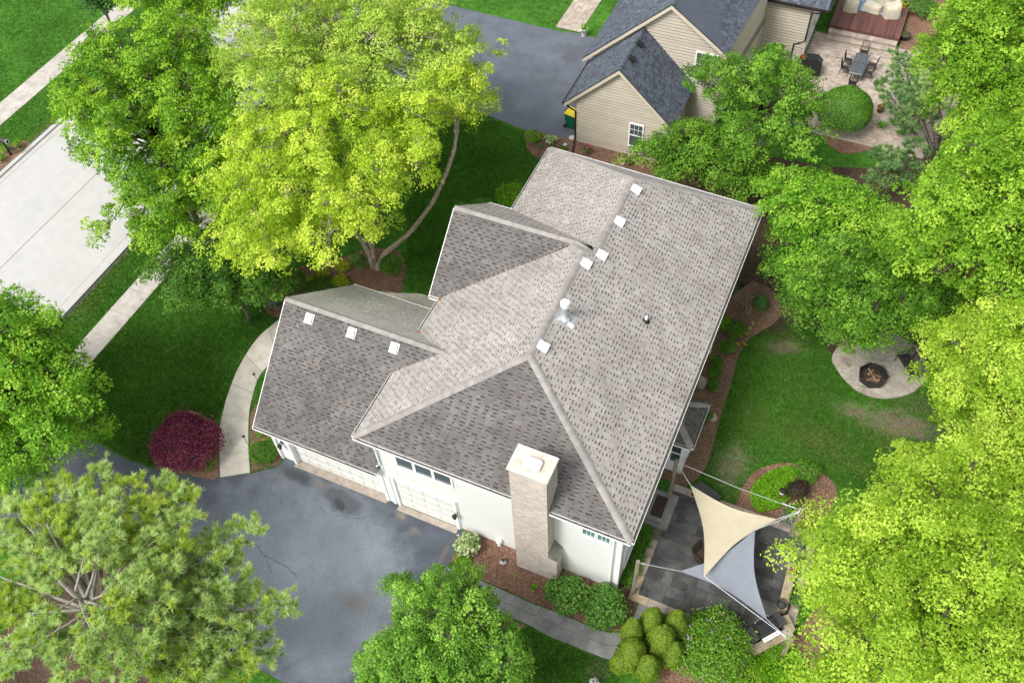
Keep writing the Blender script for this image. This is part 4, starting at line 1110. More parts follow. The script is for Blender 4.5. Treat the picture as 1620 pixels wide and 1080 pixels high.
# --- the big trees round the house
tree('maple_tree', 'full green maple leaning over the street kerb and pavement', [(72, 100), (100, 72), (160, 42), (205, 18), (265, 5), (335, 35), (375, 90), (395, 150), (365, 235), (355, 330), (335, 400), (300, 430), (258, 445), (236, 412), (200, 390), (140, 380), (132, 340), (180, 300), (140, 245), (128, 225), (108, 195), (80, 150)], 6.5, 3.4, 'maple',
     lobe_r=1.1, n_lobes=104, dens=1.3, nl=70, leaf=0.103, rtrunk=.2, gaps=.06)
tree('maple_tree', 'low dark green maple under the birch beside the garage corner', [(242, 400), (300, 380), (400, 385), (462, 395), (482, 445), (442, 488), (418, 470), (395, 502), (365, 470), (310, 485), (262, 465)], 3.6, 2.2, 'dark', lobe_r=.8, n_lobes=50, dens=1.6, nl=61, leaf=0.089, rtrunk=.09)
tree('birch_tree', 'pale yellow-green birch behind the curved-stem birch at the neighbour driveway', [(345, 150), (335, 90), (355, 30), (430, -40), (560, -50), (690, -30), (725, 20), (760, 45), (770, 120), (730, 170), (640, 190), (560, 150), (480, 170), (420, 240), (370, 230)], 9, 3.2, 'birch_pale', bark='birch_bark', lobe_r=1.05, n_lobes=95, dens=1.3, nl=70, leaf=0.089, rtrunk=.15, base=(-10.5, 19.5), gaps=.1)
def birch_stems(root, T):
    b = at(592, 424)
    def stem(pts, r0, r1):
        P = [b + Vector((pts[0][0], pts[0][1], -.05))] + [at(*p) for p in pts[1:]]
        Q = []
        for i in range(len(P) - 1):
            p0, p1, p2, p3 = P[max(0, i - 1)], P[i], P[i + 1], P[min(len(P) - 1, i + 2)]
            for k in range(5):
                t = k / 5; x = .5 * ((2 * p1) + (p2 - p0) * t + (2 * p0 - 5 * p1 + 4 * p2 - p3) * t * t + (3 * p1 - p0 - 3 * p2 + p3) * t ** 3)
                Q.append(x + Vector(RG.normal(0, .015, 3)))
        Q.append(P[-1]); n = len(Q)
        mb = MB(); mb.tube(Q, [(r0 + (r1 - r0) * (i / n) ** .8) * RG.uniform(.92, 1.08) for i in range(n)], 9); mb.build('stem', M['birch_bark'], root, True, T)
    stem([(.12, .02), (612, 399, 1.0), (650, 366, 2.4), (685, 318, 4.0), (710, 262, 5.6), (721, 215, 6.8), (718, 180, 7.6), (700, 130, 8.8)], .17, .05)
    stem([(.22, -.1), (618, 395, 1.1), (656, 360, 2.5), (690, 308, 4.2), (714, 256, 5.8), (724, 205, 7.0), (722, 160, 8.0)], .12, .04)
    stem([(-.1, .05), (583, 398, 1.0), (566, 372, 2.2), (545, 350, 3.0), (520, 330, 4.2), (480, 290, 6.0), (450, 250, 7.5)], .17, .05)
    stem([(0, .15), (588, 390, 1.3), (576, 360, 2.6), (560, 300, 5.0), (540, 230, 7.5), (520, 170, 9.5)], .15, .04)
tree('birch_tree', 'yellow-green birch clump with one bare stem curving out over the lawn', [(308, 402), (332, 332), (318, 270), (345, 212), (400, 172), (470, 105), (560, 120), (640, 150), (700, 60), (765, 25), (796, 40), (788, 110), (778, 170), (738, 212), (700, 235), (690, 295), (645, 305), (602, 330), (635, 362), (600, 392), (545, 385), (500, 412), (440, 432), (380, 424)], 7.2, 3.9, 'birch', bark='birch_bark', lobe_r=1.0, n_lobes=150, dens=1.35, nl=73, leaf=0.085, trunk=False, base=(592, 424), holes=[(700, 285, 22), (716, 240, 18), (722, 212, 12), (672, 340, 20)], stems=birch_stems, gaps=.18, spray=(.3, .55))
tree('ash_tree', 'round dense green tree at the left between pavement and driveway', [(-70, 470), (-20, 452), (28, 450), (55, 482), (95, 515), (148, 562), (172, 622), (160, 662), (112, 712), (82, 748), (40, 775), (-60, 800), (-120, 640)], 5.0, 3.2, 'ash', lobe_r=.95, n_lobes=80, dens=1.6, nl=70, leaf=0.096, rtrunk=.16, base=(62, 668))
tree('elm_tree', 'feathery upright green tree beside the flagstone walk', [(560, 1062), (575, 1020), (630, 985), (610, 930), (640, 902), (662, 945), (680, 920), (692, 880), (722, 905), (745, 892), (765, 950), (800, 930), (790, 985), (825, 1000), (840, 1060), (830, 1130), (570, 1130)], 3.4, 2.6, 'elm', lobe_r=.62, n_lobes=120, dens=2.4, nl=65, leaf=0.071, spray=(.2, .4), rtrunk=.09, up=.95)
tree('locust_tree', 'largest yellow-green tree, filling the lower right beside the patio', [(1246, 866), (1282, 842), (1292, 785), (1330, 792), (1400, 772), (1425, 735), (1500, 700), (1560, 660), (1680, 640), (1700, 1120), (1290, 1120), (1268, 1005), (1298, 940), (1240, 880)], 8.0, 3.4, 'locust', lobe_r=1.0, n_lobes=125, dens=1.4, nl=99, leaf=0.075, rtrunk=.2, gaps=.06, base=(22.6, .6))
tree('locust_tree', 'yellow-green tree above the fire pit gravel at the right edge', [(1462, 590), (1470, 545), (1505, 505), (1560, 478), (1680, 470), (1700, 760), (1560, 735), (1500, 690), (1505, 625)], 8.0, 2.6, 'locust', lobe_r=.95, n_lobes=70, dens=1.4, nl=99, leaf=0.075, rtrunk=.16, gaps=.06)
tree('sapling', 'thin branched yellow-green sapling at the edge of the back lawn', [(1412, 700), (1440, 690), (1452, 700), (1492, 688), (1500, 725), (1480, 760), (1430, 765)], 3.6, 1.2, 'locust', lobe_r=.3, n_lobes=22, dens=5, nl=50, leaf=0.074, spray=(.15, .26), rtrunk=.04)
tree('maple_tree', 'bright green maple spreading over the gravel fire pit circle', [(1258, 468), (1262, 435), (1300, 375), (1345, 365), (1400, 380), (1460, 410), (1520, 460), (1500, 505), (1470, 515), (1440, 530), (1400, 530), (1380, 536), (1335, 545), (1310, 512), (1270, 492)], 5.2, 2.0, 'green', lobe_r=.9, n_lobes=80, dens=1.5, nl=65, leaf=0.092, rtrunk=.13, gaps=.08, base=(1400, 462))
tree('maple_tree', 'tall bright green maple at the right edge behind the fire pit', [(1385, 390), (1405, 335), (1480, 275), (1500, 205), (1570, 175), (1690, 170), (1700, 490), (1560, 500), (1480, 470), (1430, 420)], 8.4, 3.6, 'lime', lobe_r=1.1, n_lobes=95, dens=1.3, nl=70, leaf=0.100, rtrunk=.2, gaps=.08)
tree('maple_tree', 'tall lime green maple in the top right corner', [(1435, 130), (1470, 60), (1500, 0), (1540, -50), (1690, -60), (1700, 200), (1580, 215), (1500, 215), (1465, 190)], 9, 3.4, 'lime', lobe_r=1.1, n_lobes=80, dens=1.3, nl=65, leaf=0.100, rtrunk=.2, gaps=.1)
tree('honey_locust_tree', 'airy light green tree with long branches in front of the neighbour house', [(1062, 122), (1100, 95), (1140, 78), (1180, 105), (1235, 55), (1250, 105), (1275, 98), (1320, 105), (1300, 130), (1312, 215), (1270, 250), (1190, 250), (1150, 200), (1120, 165)], 6.4, 2.6, 'green', lobe_r=.8, n_lobes=66, dens=1.5, nl=58, leaf=0.089, rtrunk=.11, gaps=.22, spray=(.25, .5))
tree('viburnum_tree', 'broad leafy shrub tree hugging the neighbour garage wall', [(995, 240), (1005, 215), (1050, 195), (1085, 188), (1150, 200), (1215, 235), (1225, 300), (1180, 320), (1100, 288), (1010, 268)], 2.7, 1.7, 'green', lobe_r=.7, n_lobes=60, dens=1.8, nl=58, leaf=0.089, rtrunk=.07, gaps=.1)
tree('hornbeam_tree', 'mid green layered tree beside the corner of the main roof', [(1200, 300), (1222, 262), (1300, 270), (1370, 290), (1400, 330), (1385, 400), (1330, 430), (1270, 440), (1222, 440), (1222, 345)], 4.6, 2.2, 'ash', lobe_r=.85, n_lobes=70, dens=1.5, nl=61, leaf=0.092, rtrunk=.12, gaps=.16)
tree('dogwood_tree', 'low dark green tree between the main roof corner and the fire pit', [(1212, 405), (1260, 385), (1340, 400), (1350, 460), (1300, 500), (1260, 520), (1225, 440)], 3.2, 1.6, 'dark', lobe_r=.7, n_lobes=44, dens=1.6, nl=58, leaf=0.089, rtrunk=.08, gaps=.15)
tree('maple_tree', 'green understorey maple behind the bench at the wood edge', [(1420, 470), (1480, 440), (1560, 470), (1600, 560), (1520, 560), (1470, 535)], 3.0, 1.6, 'dark', lobe_r=.7, n_lobes=36, dens=1.6, nl=58, leaf=0.089, rtrunk=.08, gaps=.15)
tree('spruce_tree', 'dark evergreen top at the far pavement in the upper left', [(120, -30), (125, 4), (150, 14), (180, 10), (186, -30)], 5, 2.6, 'conifer', lobe_r=.6, n_lobes=26, dens=2.4, nl=50, leaf=0.103, rtrunk=.12)
tree('lime_tree', 'green street tree behind the maple at the top edge', [(180, -60), (185, 8), (235, 22), (260, 5), (330, 40), (400, 10), (420, -60)], 7, 3, 'maple', lobe_r=1.1, n_lobes=40, dens=1.3, nl=65, leaf=0.103, rtrunk=.16)

# --- pines: whorls of pale limbs that carry needle tufts
def pine(label, base, H_, limbs, tuft=.3, mats=('pine', 'pine_gold'), goldp=.4, rt=.16, nn=26, zlow=1.2, tufts_per=15, seed=1, bark='pine_bark'):
    'limbs: list of (tip px, tip py, tip z)'
    root = empty('pine_tree', label, 'tree', (base[0], base[1], 0)); T = Matrix.Translation(Vector((-base[0], -base[1], 0)))
    tk = MB(); tk.tube([(base[0], base[1], -.05), (base[0] + .05, base[1], H_ * .4), (base[0] - .03, base[1] + .04, H_ * .75), (base[0], base[1], H_)], [rt * 1.4, rt, rt * .55, .03], 10); tk.build('trunk', M[bark], root, True, T)
    lb = MB(); rg = np.random.default_rng(seed); P = []; D = []; G = []
    for (px, py, tz) in limbs:
        tip = at(px, py, tz); st = Vector((base[0], base[1], max(zlow, tz - .12 * (Vector((tip.x - base[0], tip.y - base[1], 0))).length - .3)))
        L = (tip - st).length; pts = limb(lb, st, tip, .03 + .012 * L, .012, .05, 7, 6, .05)
        gl = rg.random() < goldp
        def along(t):
            k = min(int(t * 7), 6); return pts[k].lerp(pts[k + 1], t * 7 - k)
        ax = (tip - st).normalized(); side = ax.cross(Vector((0, 0, 1))).normalized()
        nb = max(6, int(L * 3.6))
        for i in range(nb):
            t = .3 + .7 * (i + rg.random()) / nb; b = along(min(.999, t)); sgn = 1 if i % 2 else -1
            bl = min(1.15, .26 * L * (1.18 - t) + .28) * rg.uniform(.7, 1.2)
            e = b + (ax * rg.uniform(.5, .9) + side * sgn * rg.uniform(.5, 1.0) + Vector((0, 0, rg.uniform(-.05, .3)))).normalized() * bl
            limb(lb, b, e, .014, .006, .03, 3, 4)
            m = max(3, int(bl * tufts_per * .62))
            for j in range(m):
                f = .3 + .7 * (j + rg.random()) / m; q = b.lerp(e, f); P.append(np.array(q) + rg.normal(0, .09, 3)); D.append(np.array((e - b).normalized()) * .7 + np.array([0, 0, .55])); G.append(gl if rg.random() < .85 else not gl)
        for j in range(8): P.append(np.array(tip) + rg.normal(0, .12, 3)); D.append(np.array(ax) + np.array([0, 0, .4])); G.append(gl)
    lb.build('limb', M[bark], root, True, T)
    P = np.array(P); D = norm(np.array(D)); G = np.array(G)
    for sel, mt in ((~G, mats[0]), (G, mats[1])):
        if not sel.any(): continue
        p, d = P[sel], D[sel]; k = np.repeat(np.arange(len(p)), nn); n_ = len(k)
        dd = norm(d[k] * .75 + np.array([0, 0, .25]) + rg.normal(0, .5, (n_, 3))); ln = tuft * rg.uniform(.6, 1.1, n_)[:, None]
        s_ = norm(np.cross(dd, rg.normal(size=(n_, 3)))) * .013
        o = p[k] - np.array([base[0], base[1], 0])
        V = np.stack([o - s_ * 1.5, o + s_ * 1.5, o + dd * ln * 1.1], 1).reshape(-1, 3)
        v = .5 + rg.normal(0, .22, len(p))[k] + rg.normal(0, .15, n_)
        link('needles' if mt == mats[0] else 'old_needles', np_mesh('needles', V, np.arange(3 * n_).reshape(n_, 3), LM[mt], np.clip(v, 0, 1)), root)
    return root
rgp = np.random.default_rng(4)
def whorl(cx, cy, rx, ry, z0, z1, n, inner=.35):
    out = []
    for i in range(n):
        a = 6.2832 * (i + rgp.uniform(-.3, .3)) / n * 5.0; q = rgp.uniform(inner, 1)
        out.append((cx + rx * q * math.cos(a), cy + ry * q * math.sin(a), z1 - (z1 - z0) * q * rgp.uniform(.7, 1.1)))
    return out
pb = at(100, 925, 8.0)
lim = [(455, 955, 4.2), (402, 835, 4.6), (275, 762, 5.2), (160, 742, 5.6), (20, 752, 5.6), (430, 1035, 3.8), (300, 815, 5.6), (390, 900, 4.8), (210, 760, 5.6), (345, 1060, 4.5), (100, 765, 6.0), (250, 850, 6.5), (330, 960, 5.6), (250, 1000, 6.4), (380, 1000, 4.8), (200, 1070, 6.2), (300, 1080, 5.0), (180, 830, 7.0), (60, 800, 6.4), (230, 920, 7.0), (150, 1010, 7.3), (30, 860, 7.2), (60, 990, 7.4), (20, 1050, 6.5), (100, 1080, 6.5), (420, 960, 4.5), (350, 870, 5.2), (320, 1010, 5.2), (-30, 900, 6.6), (-20, 980, 6.6), (280, 900, 6.3), (195, 970, 7.2), (140, 860, 7.6), (240, 795, 5.8), (360, 940, 5.2), (120, 780, 6.2), (290, 860, 6.0), (270, 950, 6.5), (230, 1040, 6.2), (330, 1070, 4.9), (390, 1060, 4.3), (20, 800, 6.0), (170, 790, 6.4), (300, 780, 5.2), (-20, 1040, 5.0), (40, 1010, 5.6), (90, 1040, 5.6), (10, 940, 6.2), (150, 1060, 5.4), (60, 900, 7.0)]
pine('pale grey-green pine with radiating bare limbs in the lower left corner', (pb.x, pb.y), 8.3, lim, .25, goldp=.2, rt=.2, nn=46, tufts_per=19)
pb2 = at(1500, 205, 4)
pine('blue-green pine with soft branches reaching over the paver patio', (pb2.x, pb2.y), 6.0, [(1422, 90, 3.0), (1445, 104, 3.4), (1395, 131, 2.4), (1425, 142, 3.0), (1470, 120, 4.2), (1385, 245, 2.2), (1410, 265, 2.6), (1440, 230, 3.2), (1380, 290, 2.0), (1540, 160, 4), (1560, 220, 4)], .24, ('pine_blue', 'pine'), .1, .12, 30, seed=8, tufts_per=22, bark='bark')
pb3 = at(1380, 430, 4)
pine('small dark blue-green pine half hidden among the trees east of the roof', (pb3.x, pb3.y), 4.5, whorl(1390, 410, 60, 50, 1.8, 4.2, 16), .24, ('pine_blue', 'pine_blue'), 0, .09, 26, seed=9)

# ------------------------------------------------------------------ neighbour's house
M['siding'] = pmat('tan_siding', [(0.47, 0.415, 0.345), (0.515, 0.46, 0.385)], 2, 5, 0.7, attr=0.05, spec=.2, big=(.4, .05))
M['trim'] = pmat('cream_trim', [(0.56, 0.49, 0.40), (0.61, 0.54, 0.45)], 2, 4, 0.6)
M['dark_gutter'] = flat('dark_brown_gutter', (0.025, 0.02, 0.018), .4)
M['deck'] = pmat('red_brown_decking', [(0.085, 0.036, 0.030), (0.135, 0.06, 0.05), (0.165, 0.08, 0.067)], 4, 6, 0.6, .3, 40, attr=0.2, stretch=(1, .1, 1))
nh = empty('neighbour_house', 'beige sided neighbour house with dark slate-blue gable roofs', 'house', (3, 30, 0))
NT = Matrix.Translation(Vector((-3, -30, 0)))
def npart(mb, name, mats, parent=None):
    o = mb.build(name, mats, parent or nh)
    if parent is None: o.matrix_local = NT
    return o
GY, SY, BY = 25.1, 28.9, 37.0
g1 = [(-1.38, 2.74), (1.72, 5.72), (4.92, 2.74)]            # garage gable: eave, peak, eave (x, z) at y = GY - .3
pk = at_y(1063, 8, SY - .3); lf = at_y(922, 92, SY - .3); rt = at_y(1150, 88, SY - .3)
print('gable2', pk, lf, rt)
roof_p = []
def roofplane(a, b, c, d): roof_p.append(Plane([a, b, c, d])); return roof_p[-1]
yb = SY + .1
r1 = roofplane((g1[0][0], GY - .3, g1[0][1]), (g1[1][0], GY - .3, g1[1][1]), (g1[1][0], yb, g1[1][1]), (g1[0][0], yb, g1[0][1]))
r2 = roofplane((g1[2][0], GY - .3, g1[2][1]), (g1[1][0], GY - .3, g1[1][1]), (g1[1][0], yb, g1[1][1]), (g1[2][0], yb, g1[2][1]))
YN = 44.0
r3 = roofplane((lf.x, SY - .3, lf.z), (pk.x, SY - .3, pk.z), (pk.x, YN, pk.z), (lf.x, YN, lf.z))
r4 = roofplane((rt.x, SY - .3, rt.z), (pk.x, SY - .3, pk.z), (pk.x + .5, YN, pk.z), (rt.x + .9, YN, rt.z))
w0, w1 = at_y(1213, 0, BY - .3), at_y(1310, 17, BY - .3)
print('rear', w0, w1)
r5 = roofplane((6.4, BY - .3, w1.z), (w1.x, BY - .3, w1.z), (w1.x, 44, w1.z + 3.2), (6.4, 44, w1.z + 3.2))
mb = MB()
for p in roof_p: mb.face([q - p.n * .006 for q in p.poly]); 
nr = npart(mb, 'roof', M['slate_shingle'])
shingles(roof_p, nr, [M['slate_shingle'], M['slate_shingle']], .14, .31, 1, {0, 1})
cp = MB(); caps(cp, (1.72, GY - .28, 5.72), (1.72, SY, 5.72), r1.n, r2.n); caps(cp, (pk.x, SY - .28, pk.z), (pk.x + .2, YN, pk.z), r3.n, r4.n)
tag(npart(cp, 'ridge_cap', M['slate_shingle'], nr), kind='stuff')
# walls as cores, lapped boards in front
def gable_z(x, e0, p, e1):
    return e0[1] + (p[1] - e0[1]) * (x - e0[0]) / (p[0] - e0[0]) if x < p[0] else e1[1] + (p[1] - e1[1]) * (e1[0] - x) / (e1[0] - p[0])
G1 = [(-1.38, 2.66), (1.72, 5.62), (4.92, 2.66)]; G2 = [(lf.x, lf.z - .1), (pk.x, pk.z - .1), (rt.x, rt.z - .1)]
core = MB(); brd = MB(); tr2 = MB()
def lapped(x0, x1, y, zf, ztop, holes=()):
    z = 0.02; e = .19
    while z < ztop:
        # run of x where the board is under the gable
        xs = np.linspace(x0, x1, 121); ok = np.array([zf(x) > z + e * .6 for x in xs])
        if ok.any():
            a, b = xs[ok][0], xs[ok][-1]
            runs = [(a, b)]
            for (h0, h1, k0, k1) in holes:
                if k0 < z + e / 2 < k1: runs = [r for (p, q) in runs for r in ((p, min(q, h0)), (max(p, h1), q)) if r[1] - r[0] > .02]
            for p, q in runs:
                c = random.random()
                zt = z + e * .74
                brd.face([(p, y - .075, z), (q, y - .075, z), (q, y - .055, zt), (p, y - .055, zt)], 0, c)
                brd.face([(p, y - .055, zt), (q, y - .055, zt), (q, y - .003, zt + .01), (p, y - .003, zt + .01)], 0, c)
                brd.face([(p, y - .003, zt + .01), (q, y - .003, zt + .01), (q, y - .003, z + e), (p, y - .003, z + e)], 0, c)
                brd.face([(p, y - .003, z), (q, y - .003, z), (q, y - .075, z), (p, y - .075, z)], 0, c)
        z += e
core.prism([(-.72, GY), (4.6, GY), (4.6, SY), (-.72, SY)], 0, 2.6); core.face([(-1.2, GY, 2.6), (4.75, GY, 2.6), (1.72, GY, 5.55)])
core.prism([(-1.0, SY), (6.3, SY), (6.9, BY + .2), (-1.0, 43)], 0, min(lf.z, 2.7)); core.face([(lf.x + .3, SY, lf.z - .05), (rt.x - .3, SY, rt.z - .2), (pk.x, SY, pk.z - .2)]); core.prism([(4.0, SY), (6.3, SY), (6.9, BY + .2), (4, BY)], 2, rt.z - .35)
core.prism([(6.4, BY), (9.55, BY), (9.55, 44), (6.4, 44)], 0, w1.z - .05)
npart(core, 'wall', M['trim'])
a = at_y(997, 193, GY); b = at_y(1019.6, 200, GY); c = at_y(995.3, 228.6, GY)
W1 = (a.x + .06, b.x - .06, max(.75, c.z), (a.z + b.z) / 2)
a = at_y(1103, 80, SY); b = at_y(1137, 91, SY); c = at_y(1100.4, 108, SY)
W2 = (a.x + .05, b.x - .08, c.z, a.z - .05)
print('W', W1, W2)
lapped(-.72, 4.6, GY, lambda x: gable_z(x, *G1) - .12, 5.6, [(W1[0] - .07, W1[1] + .07, W1[2] - .07, W1[3] + .07)])
lapped(-1.0, 6.2, SY, lambda x: gable_z(x, *G2) - .12, pk.z, [(W2[0] - .07, W2[1] + .07, W2[2] - .07, W2[3] + .07)])
lapped(6.4, 9.45, BY, lambda x: w1.z - .1, w1.z)
tag(npart(brd, 'siding', M['siding']), kind='stuff')
for (e0, p, e1), y in ((g1, GY - .3), ((( lf.x, lf.z), (pk.x, pk.z), (rt.x, rt.z)), SY - .3)):
    for q in (e0, e1):
        tr2 = MB(); tr2.grid([(q[0], y - .015, q[1] - .01), (p[0], y - .015, p[1] - .01), (p[0], y - .015, p[1] - .27), (q[0], y - .015, q[1] - .27), (q[0], y + .32, q[1] - .29), (p[0], y + .32, p[1] - .29)], [(0, 1, 2, 3), (3, 2, 5, 4)], 0); npart(tr2, 'rake_board', M['trim'])
dk = MB()
for (e0, p, e1), y in ((g1, GY - .3), (((lf.x, lf.z), (pk.x, pk.z), (rt.x, rt.z)), SY - .3)):
    for q in (e0, e1): dk.beam((q[0], y - .02, q[1] + .012), (p[0], y - .02, p[1] + .012), .03, .035)
npart(dk, 'drip_edge', M['dark_gutter'])
cbm = MB(); cbm.box((6.2, SY - .035, 0), (6.32, SY - .001, rt.z - .3)); npart(cbm, 'corner_board', M['trim'])
cbm = MB(); cbm.box((9.45, BY - .035, 0), (9.575, BY - .001, w1.z - .1)); npart(cbm, 'corner_board', M['trim'])
gt = MB(); gt.box((-1.5, GY - .3, 2.63), (-1.36, SY, 2.75)); npart(gt, 'gutter', M['dark_gutter'])
gt = MB(); gt.tube([(-1.42, GY - .2, 2.66), (-1.1, GY - .14, 2.35), (-.76, GY - .1, 2.2), (-.76, GY - .1, .25), (-.72, GY - .35, .12), (-.5, GY - 1.1, .1), (-.55, GY - 1.9, .07)], .05, 8); npart(gt, 'downspout', M['dark_gutter'])
gt = MB(); gt.box((6.4, BY - .42, w1.z - .12), (w1.x + .05, BY - .29, w1.z + .01)); gt.box((w1.x + .02, BY - .3, w1.z - .12), (w1.x + .14, 44, w1.z + .01)); npart(gt, 'gutter', M['dark_gutter'])
gt = MB(); gt.tube([(w1.x - .1, BY - .36, w1.z - .08), (w1.x - .35, BY - .2, w1.z - .35), (9.5, BY - .09, w1.z - .5), (9.5, BY - .09, 1.5), (9.2, BY - .09, 1.3), (8.9, BY - .09, 1.15), (8.9, BY - .09, .1)], .05, 8); npart(gt, 'downspout', M['dark_gutter'])
window(nh, *W1, GY - .075, 'y', -1, 3, 2, M['glass'], M['glass'], NT)
wm = (W2[0] + W2[1]) / 2
window(nh, W2[0], wm - .02, W2[2], W2[3], SY - .075, 'y', -1, 2, 3, M['glass'], None, NT); window(nh, wm + .05, W2[1], W2[2], W2[3], SY - .075, 'y', -1, 2, 3, M['glass'], None, NT)
for y in (BY + .5, BY + 1.6, BY + 3.2): window(nh, y, y + .8, .9, 2.5, 9.56, 'x', 1, 1, 1, M['glass'], M['glass'], NT)
vb = MB(); vb.box((-.2, -.2, 0), (.2, .2, .02)); vb.grid([(-.15, -.15, .02), (.15, -.15, .02), (.15, .18, .02), (-.15, .18, .02), (-.16, -.2, .17), (.16, -.2, .17), (.15, .18, .05), (-.15, .18, .05)], [(1, 2, 6, 5), (2, 3, 7, 6), (3, 0, 4, 7), (4, 5, 6, 7), (0, 1, 5, 4)])
vme2 = vb.mesh('roof_vent', M['black'])
for px, py in ((1013, 69), (1000, 92)):
    h = r2.hit(px, py, .08); d = h - r2.o; o = link('roof_vent', vme2, nh); o.matrix_local = NT @ r2.mat(d.dot(r2.u), d.dot(r2.v), .02)

# deck with two paver steps
dkr = empty('deck', 'red-brown boarded deck behind the beige house with two paver steps', 'deck', (12.4, 43, 0)); DT = Matrix.Translation(Vector((-12.4, -43, 0)))
d0, d1 = at(1313.6, 36, .6), at(1422, 65, .6)
print('deck', d0, d1)
X0, X1, YD = d0.x, d1.x, (d0.y + d1.y) / 2
bd = MB(); n_ = int((X1 - X0) / .142)
for i in range(n_):
    x = X0 + i * (X1 - X0) / n_; bd.box((x + .003, YD, .565), (x + (X1 - X0) / n_ - .004, 50, .6), 0, random.random())
o = bd.build('deck_board', M['deck'], dkr); o.matrix_local = DT; tag(o, kind='stuff')
sk = MB(); sk.box((X0 + .02, YD + .02, 0), (X1 - .02, 49.9, .56)); o = sk.build('skirt', M['deck'], dkr); o.matrix_local = DT
sm_ = MB()
for k, (yy, zz) in enumerate(((YD - .42, .40), (YD - .84, .2))):
    n2 = 15
    for i in range(n2):
        x = X0 + .05 + i * (X1 - X0 - .1) / n2
        sm_.box((x + .004, yy, zz - .06), (x + (X1 - X0 - .1) / n2 - .004, yy + .42, zz), 0, random.random())
    sm_.box((X0 + .07, yy + .04, 0), (X1 - .07, yy + .41, zz - .061), 0, .2)
o = sm_.build('step', M['paver'], dkr); o.matrix_local = DT; tag(o, kind='stuff')

# things on the deck
M['cover'] = pmat('canvas_cover', [(0.44, 0.40, 0.31), (0.55, 0.51, 0.41)], 3, 4, 0.9, .4, 9)
def covered(label, px, py, sx, sy, h, rz, back=0.0):
    c = at(px, py, .6 + h * .6); t = empty('furniture_cover', label, 'cover', (c.x, c.y, .6), rz, 'covered deck furniture')
    nx, ny = 12, 12; V = []; F = []
    mb = MB(); prof = []
    for j in range(9):
        f = j / 8
        ring = []
        for i in range(28):
            a = 2 * math.pi * i / 28; k = .82
            x = math.copysign(abs(math.cos(a)) ** .35, math.cos(a)); y = math.copysign(abs(math.sin(a)) ** .35, math.sin(a))
            wv = 1 + .05 * math.sin(a * 7 + f) * (1 - f) + random.uniform(-.008, .008)
            s = (1.06 - .12 * f) * wv if j < 7 else (.86 if j == 7 else .3)
            z = h * (f if j < 7 else (.985 if j == 7 else .97)) 
            z += back * max(0, y) * f
            ring.append((x * sx / 2 * s, y * sy / 2 * s, z))
        prof.append(ring)
    vs = [p for r in prof for p in r]; fs = [(j * 28 + i, j * 28 + (i + 1) % 28, (j + 1) * 28 + (i + 1) % 28, (j + 1) * 28 + i) for j in range(8) for i in range(28)] + [tuple(8 * 28 + i for i in range(28))]
    mb.grid(vs, fs); mb.build('canvas', M['cover'], t, True)
    hm = MB()
    for i in range(4):
        a = i * math.pi / 2 + .78; hm.tube([(math.cos(a) * sx * .5, math.sin(a) * sy * .5, .0), (math.cos(a) * sx * .5, math.sin(a) * sy * .5, .06)], .02, 6)
    tag(hm.build('foot', M['black'], t), kind='stuff')
covered('cream covered armchair on the deck at the left of the blue rug', 1348, 4, .9, .9, .75, .1, .25)
covered('cream covered low table in the middle of the blue rug', 1381, 10, 1.15, .7, .45, -.25)
covered('cream covered armchair on the deck at the right of the blue rug', 1412, 14, .95, .95, .75, -1.2, .25)
covered('cream covered sofa behind the covered table at the top edge', 1392, -8, 1.9, .8, .75, -.25, .2)
M['rug'] = pmat('blue_rug', [(0.09, 0.17, 0.36), (0.16, 0.26, 0.46)], 3, 2, 0.95)
M['rug_dot'] = flat('rug_pattern', (0.55, 0.56, 0.56), .95)
rg0, rg1 = at(1354, 16, .605), at(1397, 27, .605)
print('rug', rg0, rg1)
rb = MB(); rb.box((rg0.x, rg0.y - .0, .603), (rg1.x, rg0.y + 4.2, .612))
nx = 10
for i in range(nx):
    for j in range(20):
        x = rg0.x + (i + .5) * (rg1.x - rg0.x) / nx; y = rg0.y + .1 + j * .21
        q = .055 if (i + j) % 2 else .085
        rb.face([(x - q, y, .616), (x, y - q * .6, .616), (x + q, y, .616), (x, y + q * .6, .616)], 1)
tag(rb.build('rug', [M['rug'], M['rug_dot']]), 'blue and white patterned rug on the deck under the covered table', 'rug')

def pot(name, label, px, py, z0, r, h, mat, plant, leaf, ph, flower=None, sparse=False):
    c = at(px, py, z0 + h)
    t = empty(name, label, 'plant pot', (c.x, c.y, z0))
    mb = MB(); mb.lathe([(r * .7, 0), (r * .78, h * .1), (r, h * .85), (r * 1.08, h * .86), (r * 1.1, h), (r * .96, h), (r * .93, h * .9)], 18, caps=False); mb.build('pot', mat, t, True)
    sm = MB(); sm.lathe([(0.001, h * .89), (r * .93, h * .9)], 18); sm.build('soil', M['mulch_dark'], t)
    if plant:
        n = 30 if sparse else 110
        d = sphere_dirs(n); d[:, 2] = abs(d[:, 2])
        C = d * RG.uniform(.4, 1.05, n)[:, None] * np.array([r * 1.15, r * 1.15, ph]) + [0, 0, h * .9]
        tag(link('plant', leaf_mesh('plant', C, norm(d + [0, 0, .5]), np.full(n, leaf), .5 + RG.normal(0, .25, n), LM[plant]), t), kind='stuff')
    if flower:
        n = 60; d = sphere_dirs(n); d[:, 2] = abs(d[:, 2])
        C = d * np.array([r * .95, r * .95, ph * 1.05]) + [0, 0, h * .95]
        tag(link('flower', leaf_mesh('flower', C, norm(d + RG.normal(0, .4, (n, 3))), np.full(n, .075), .5 + RG.normal(0, .25, n), LM[flower], .9), t), kind='stuff')
    return t
M['terracotta'] = flat('dark_terracotta', (0.14, 0.055, 0.035), .8)
M['char_pot'] = flat('charcoal_pot', (0.05, 0.05, 0.05), .6)
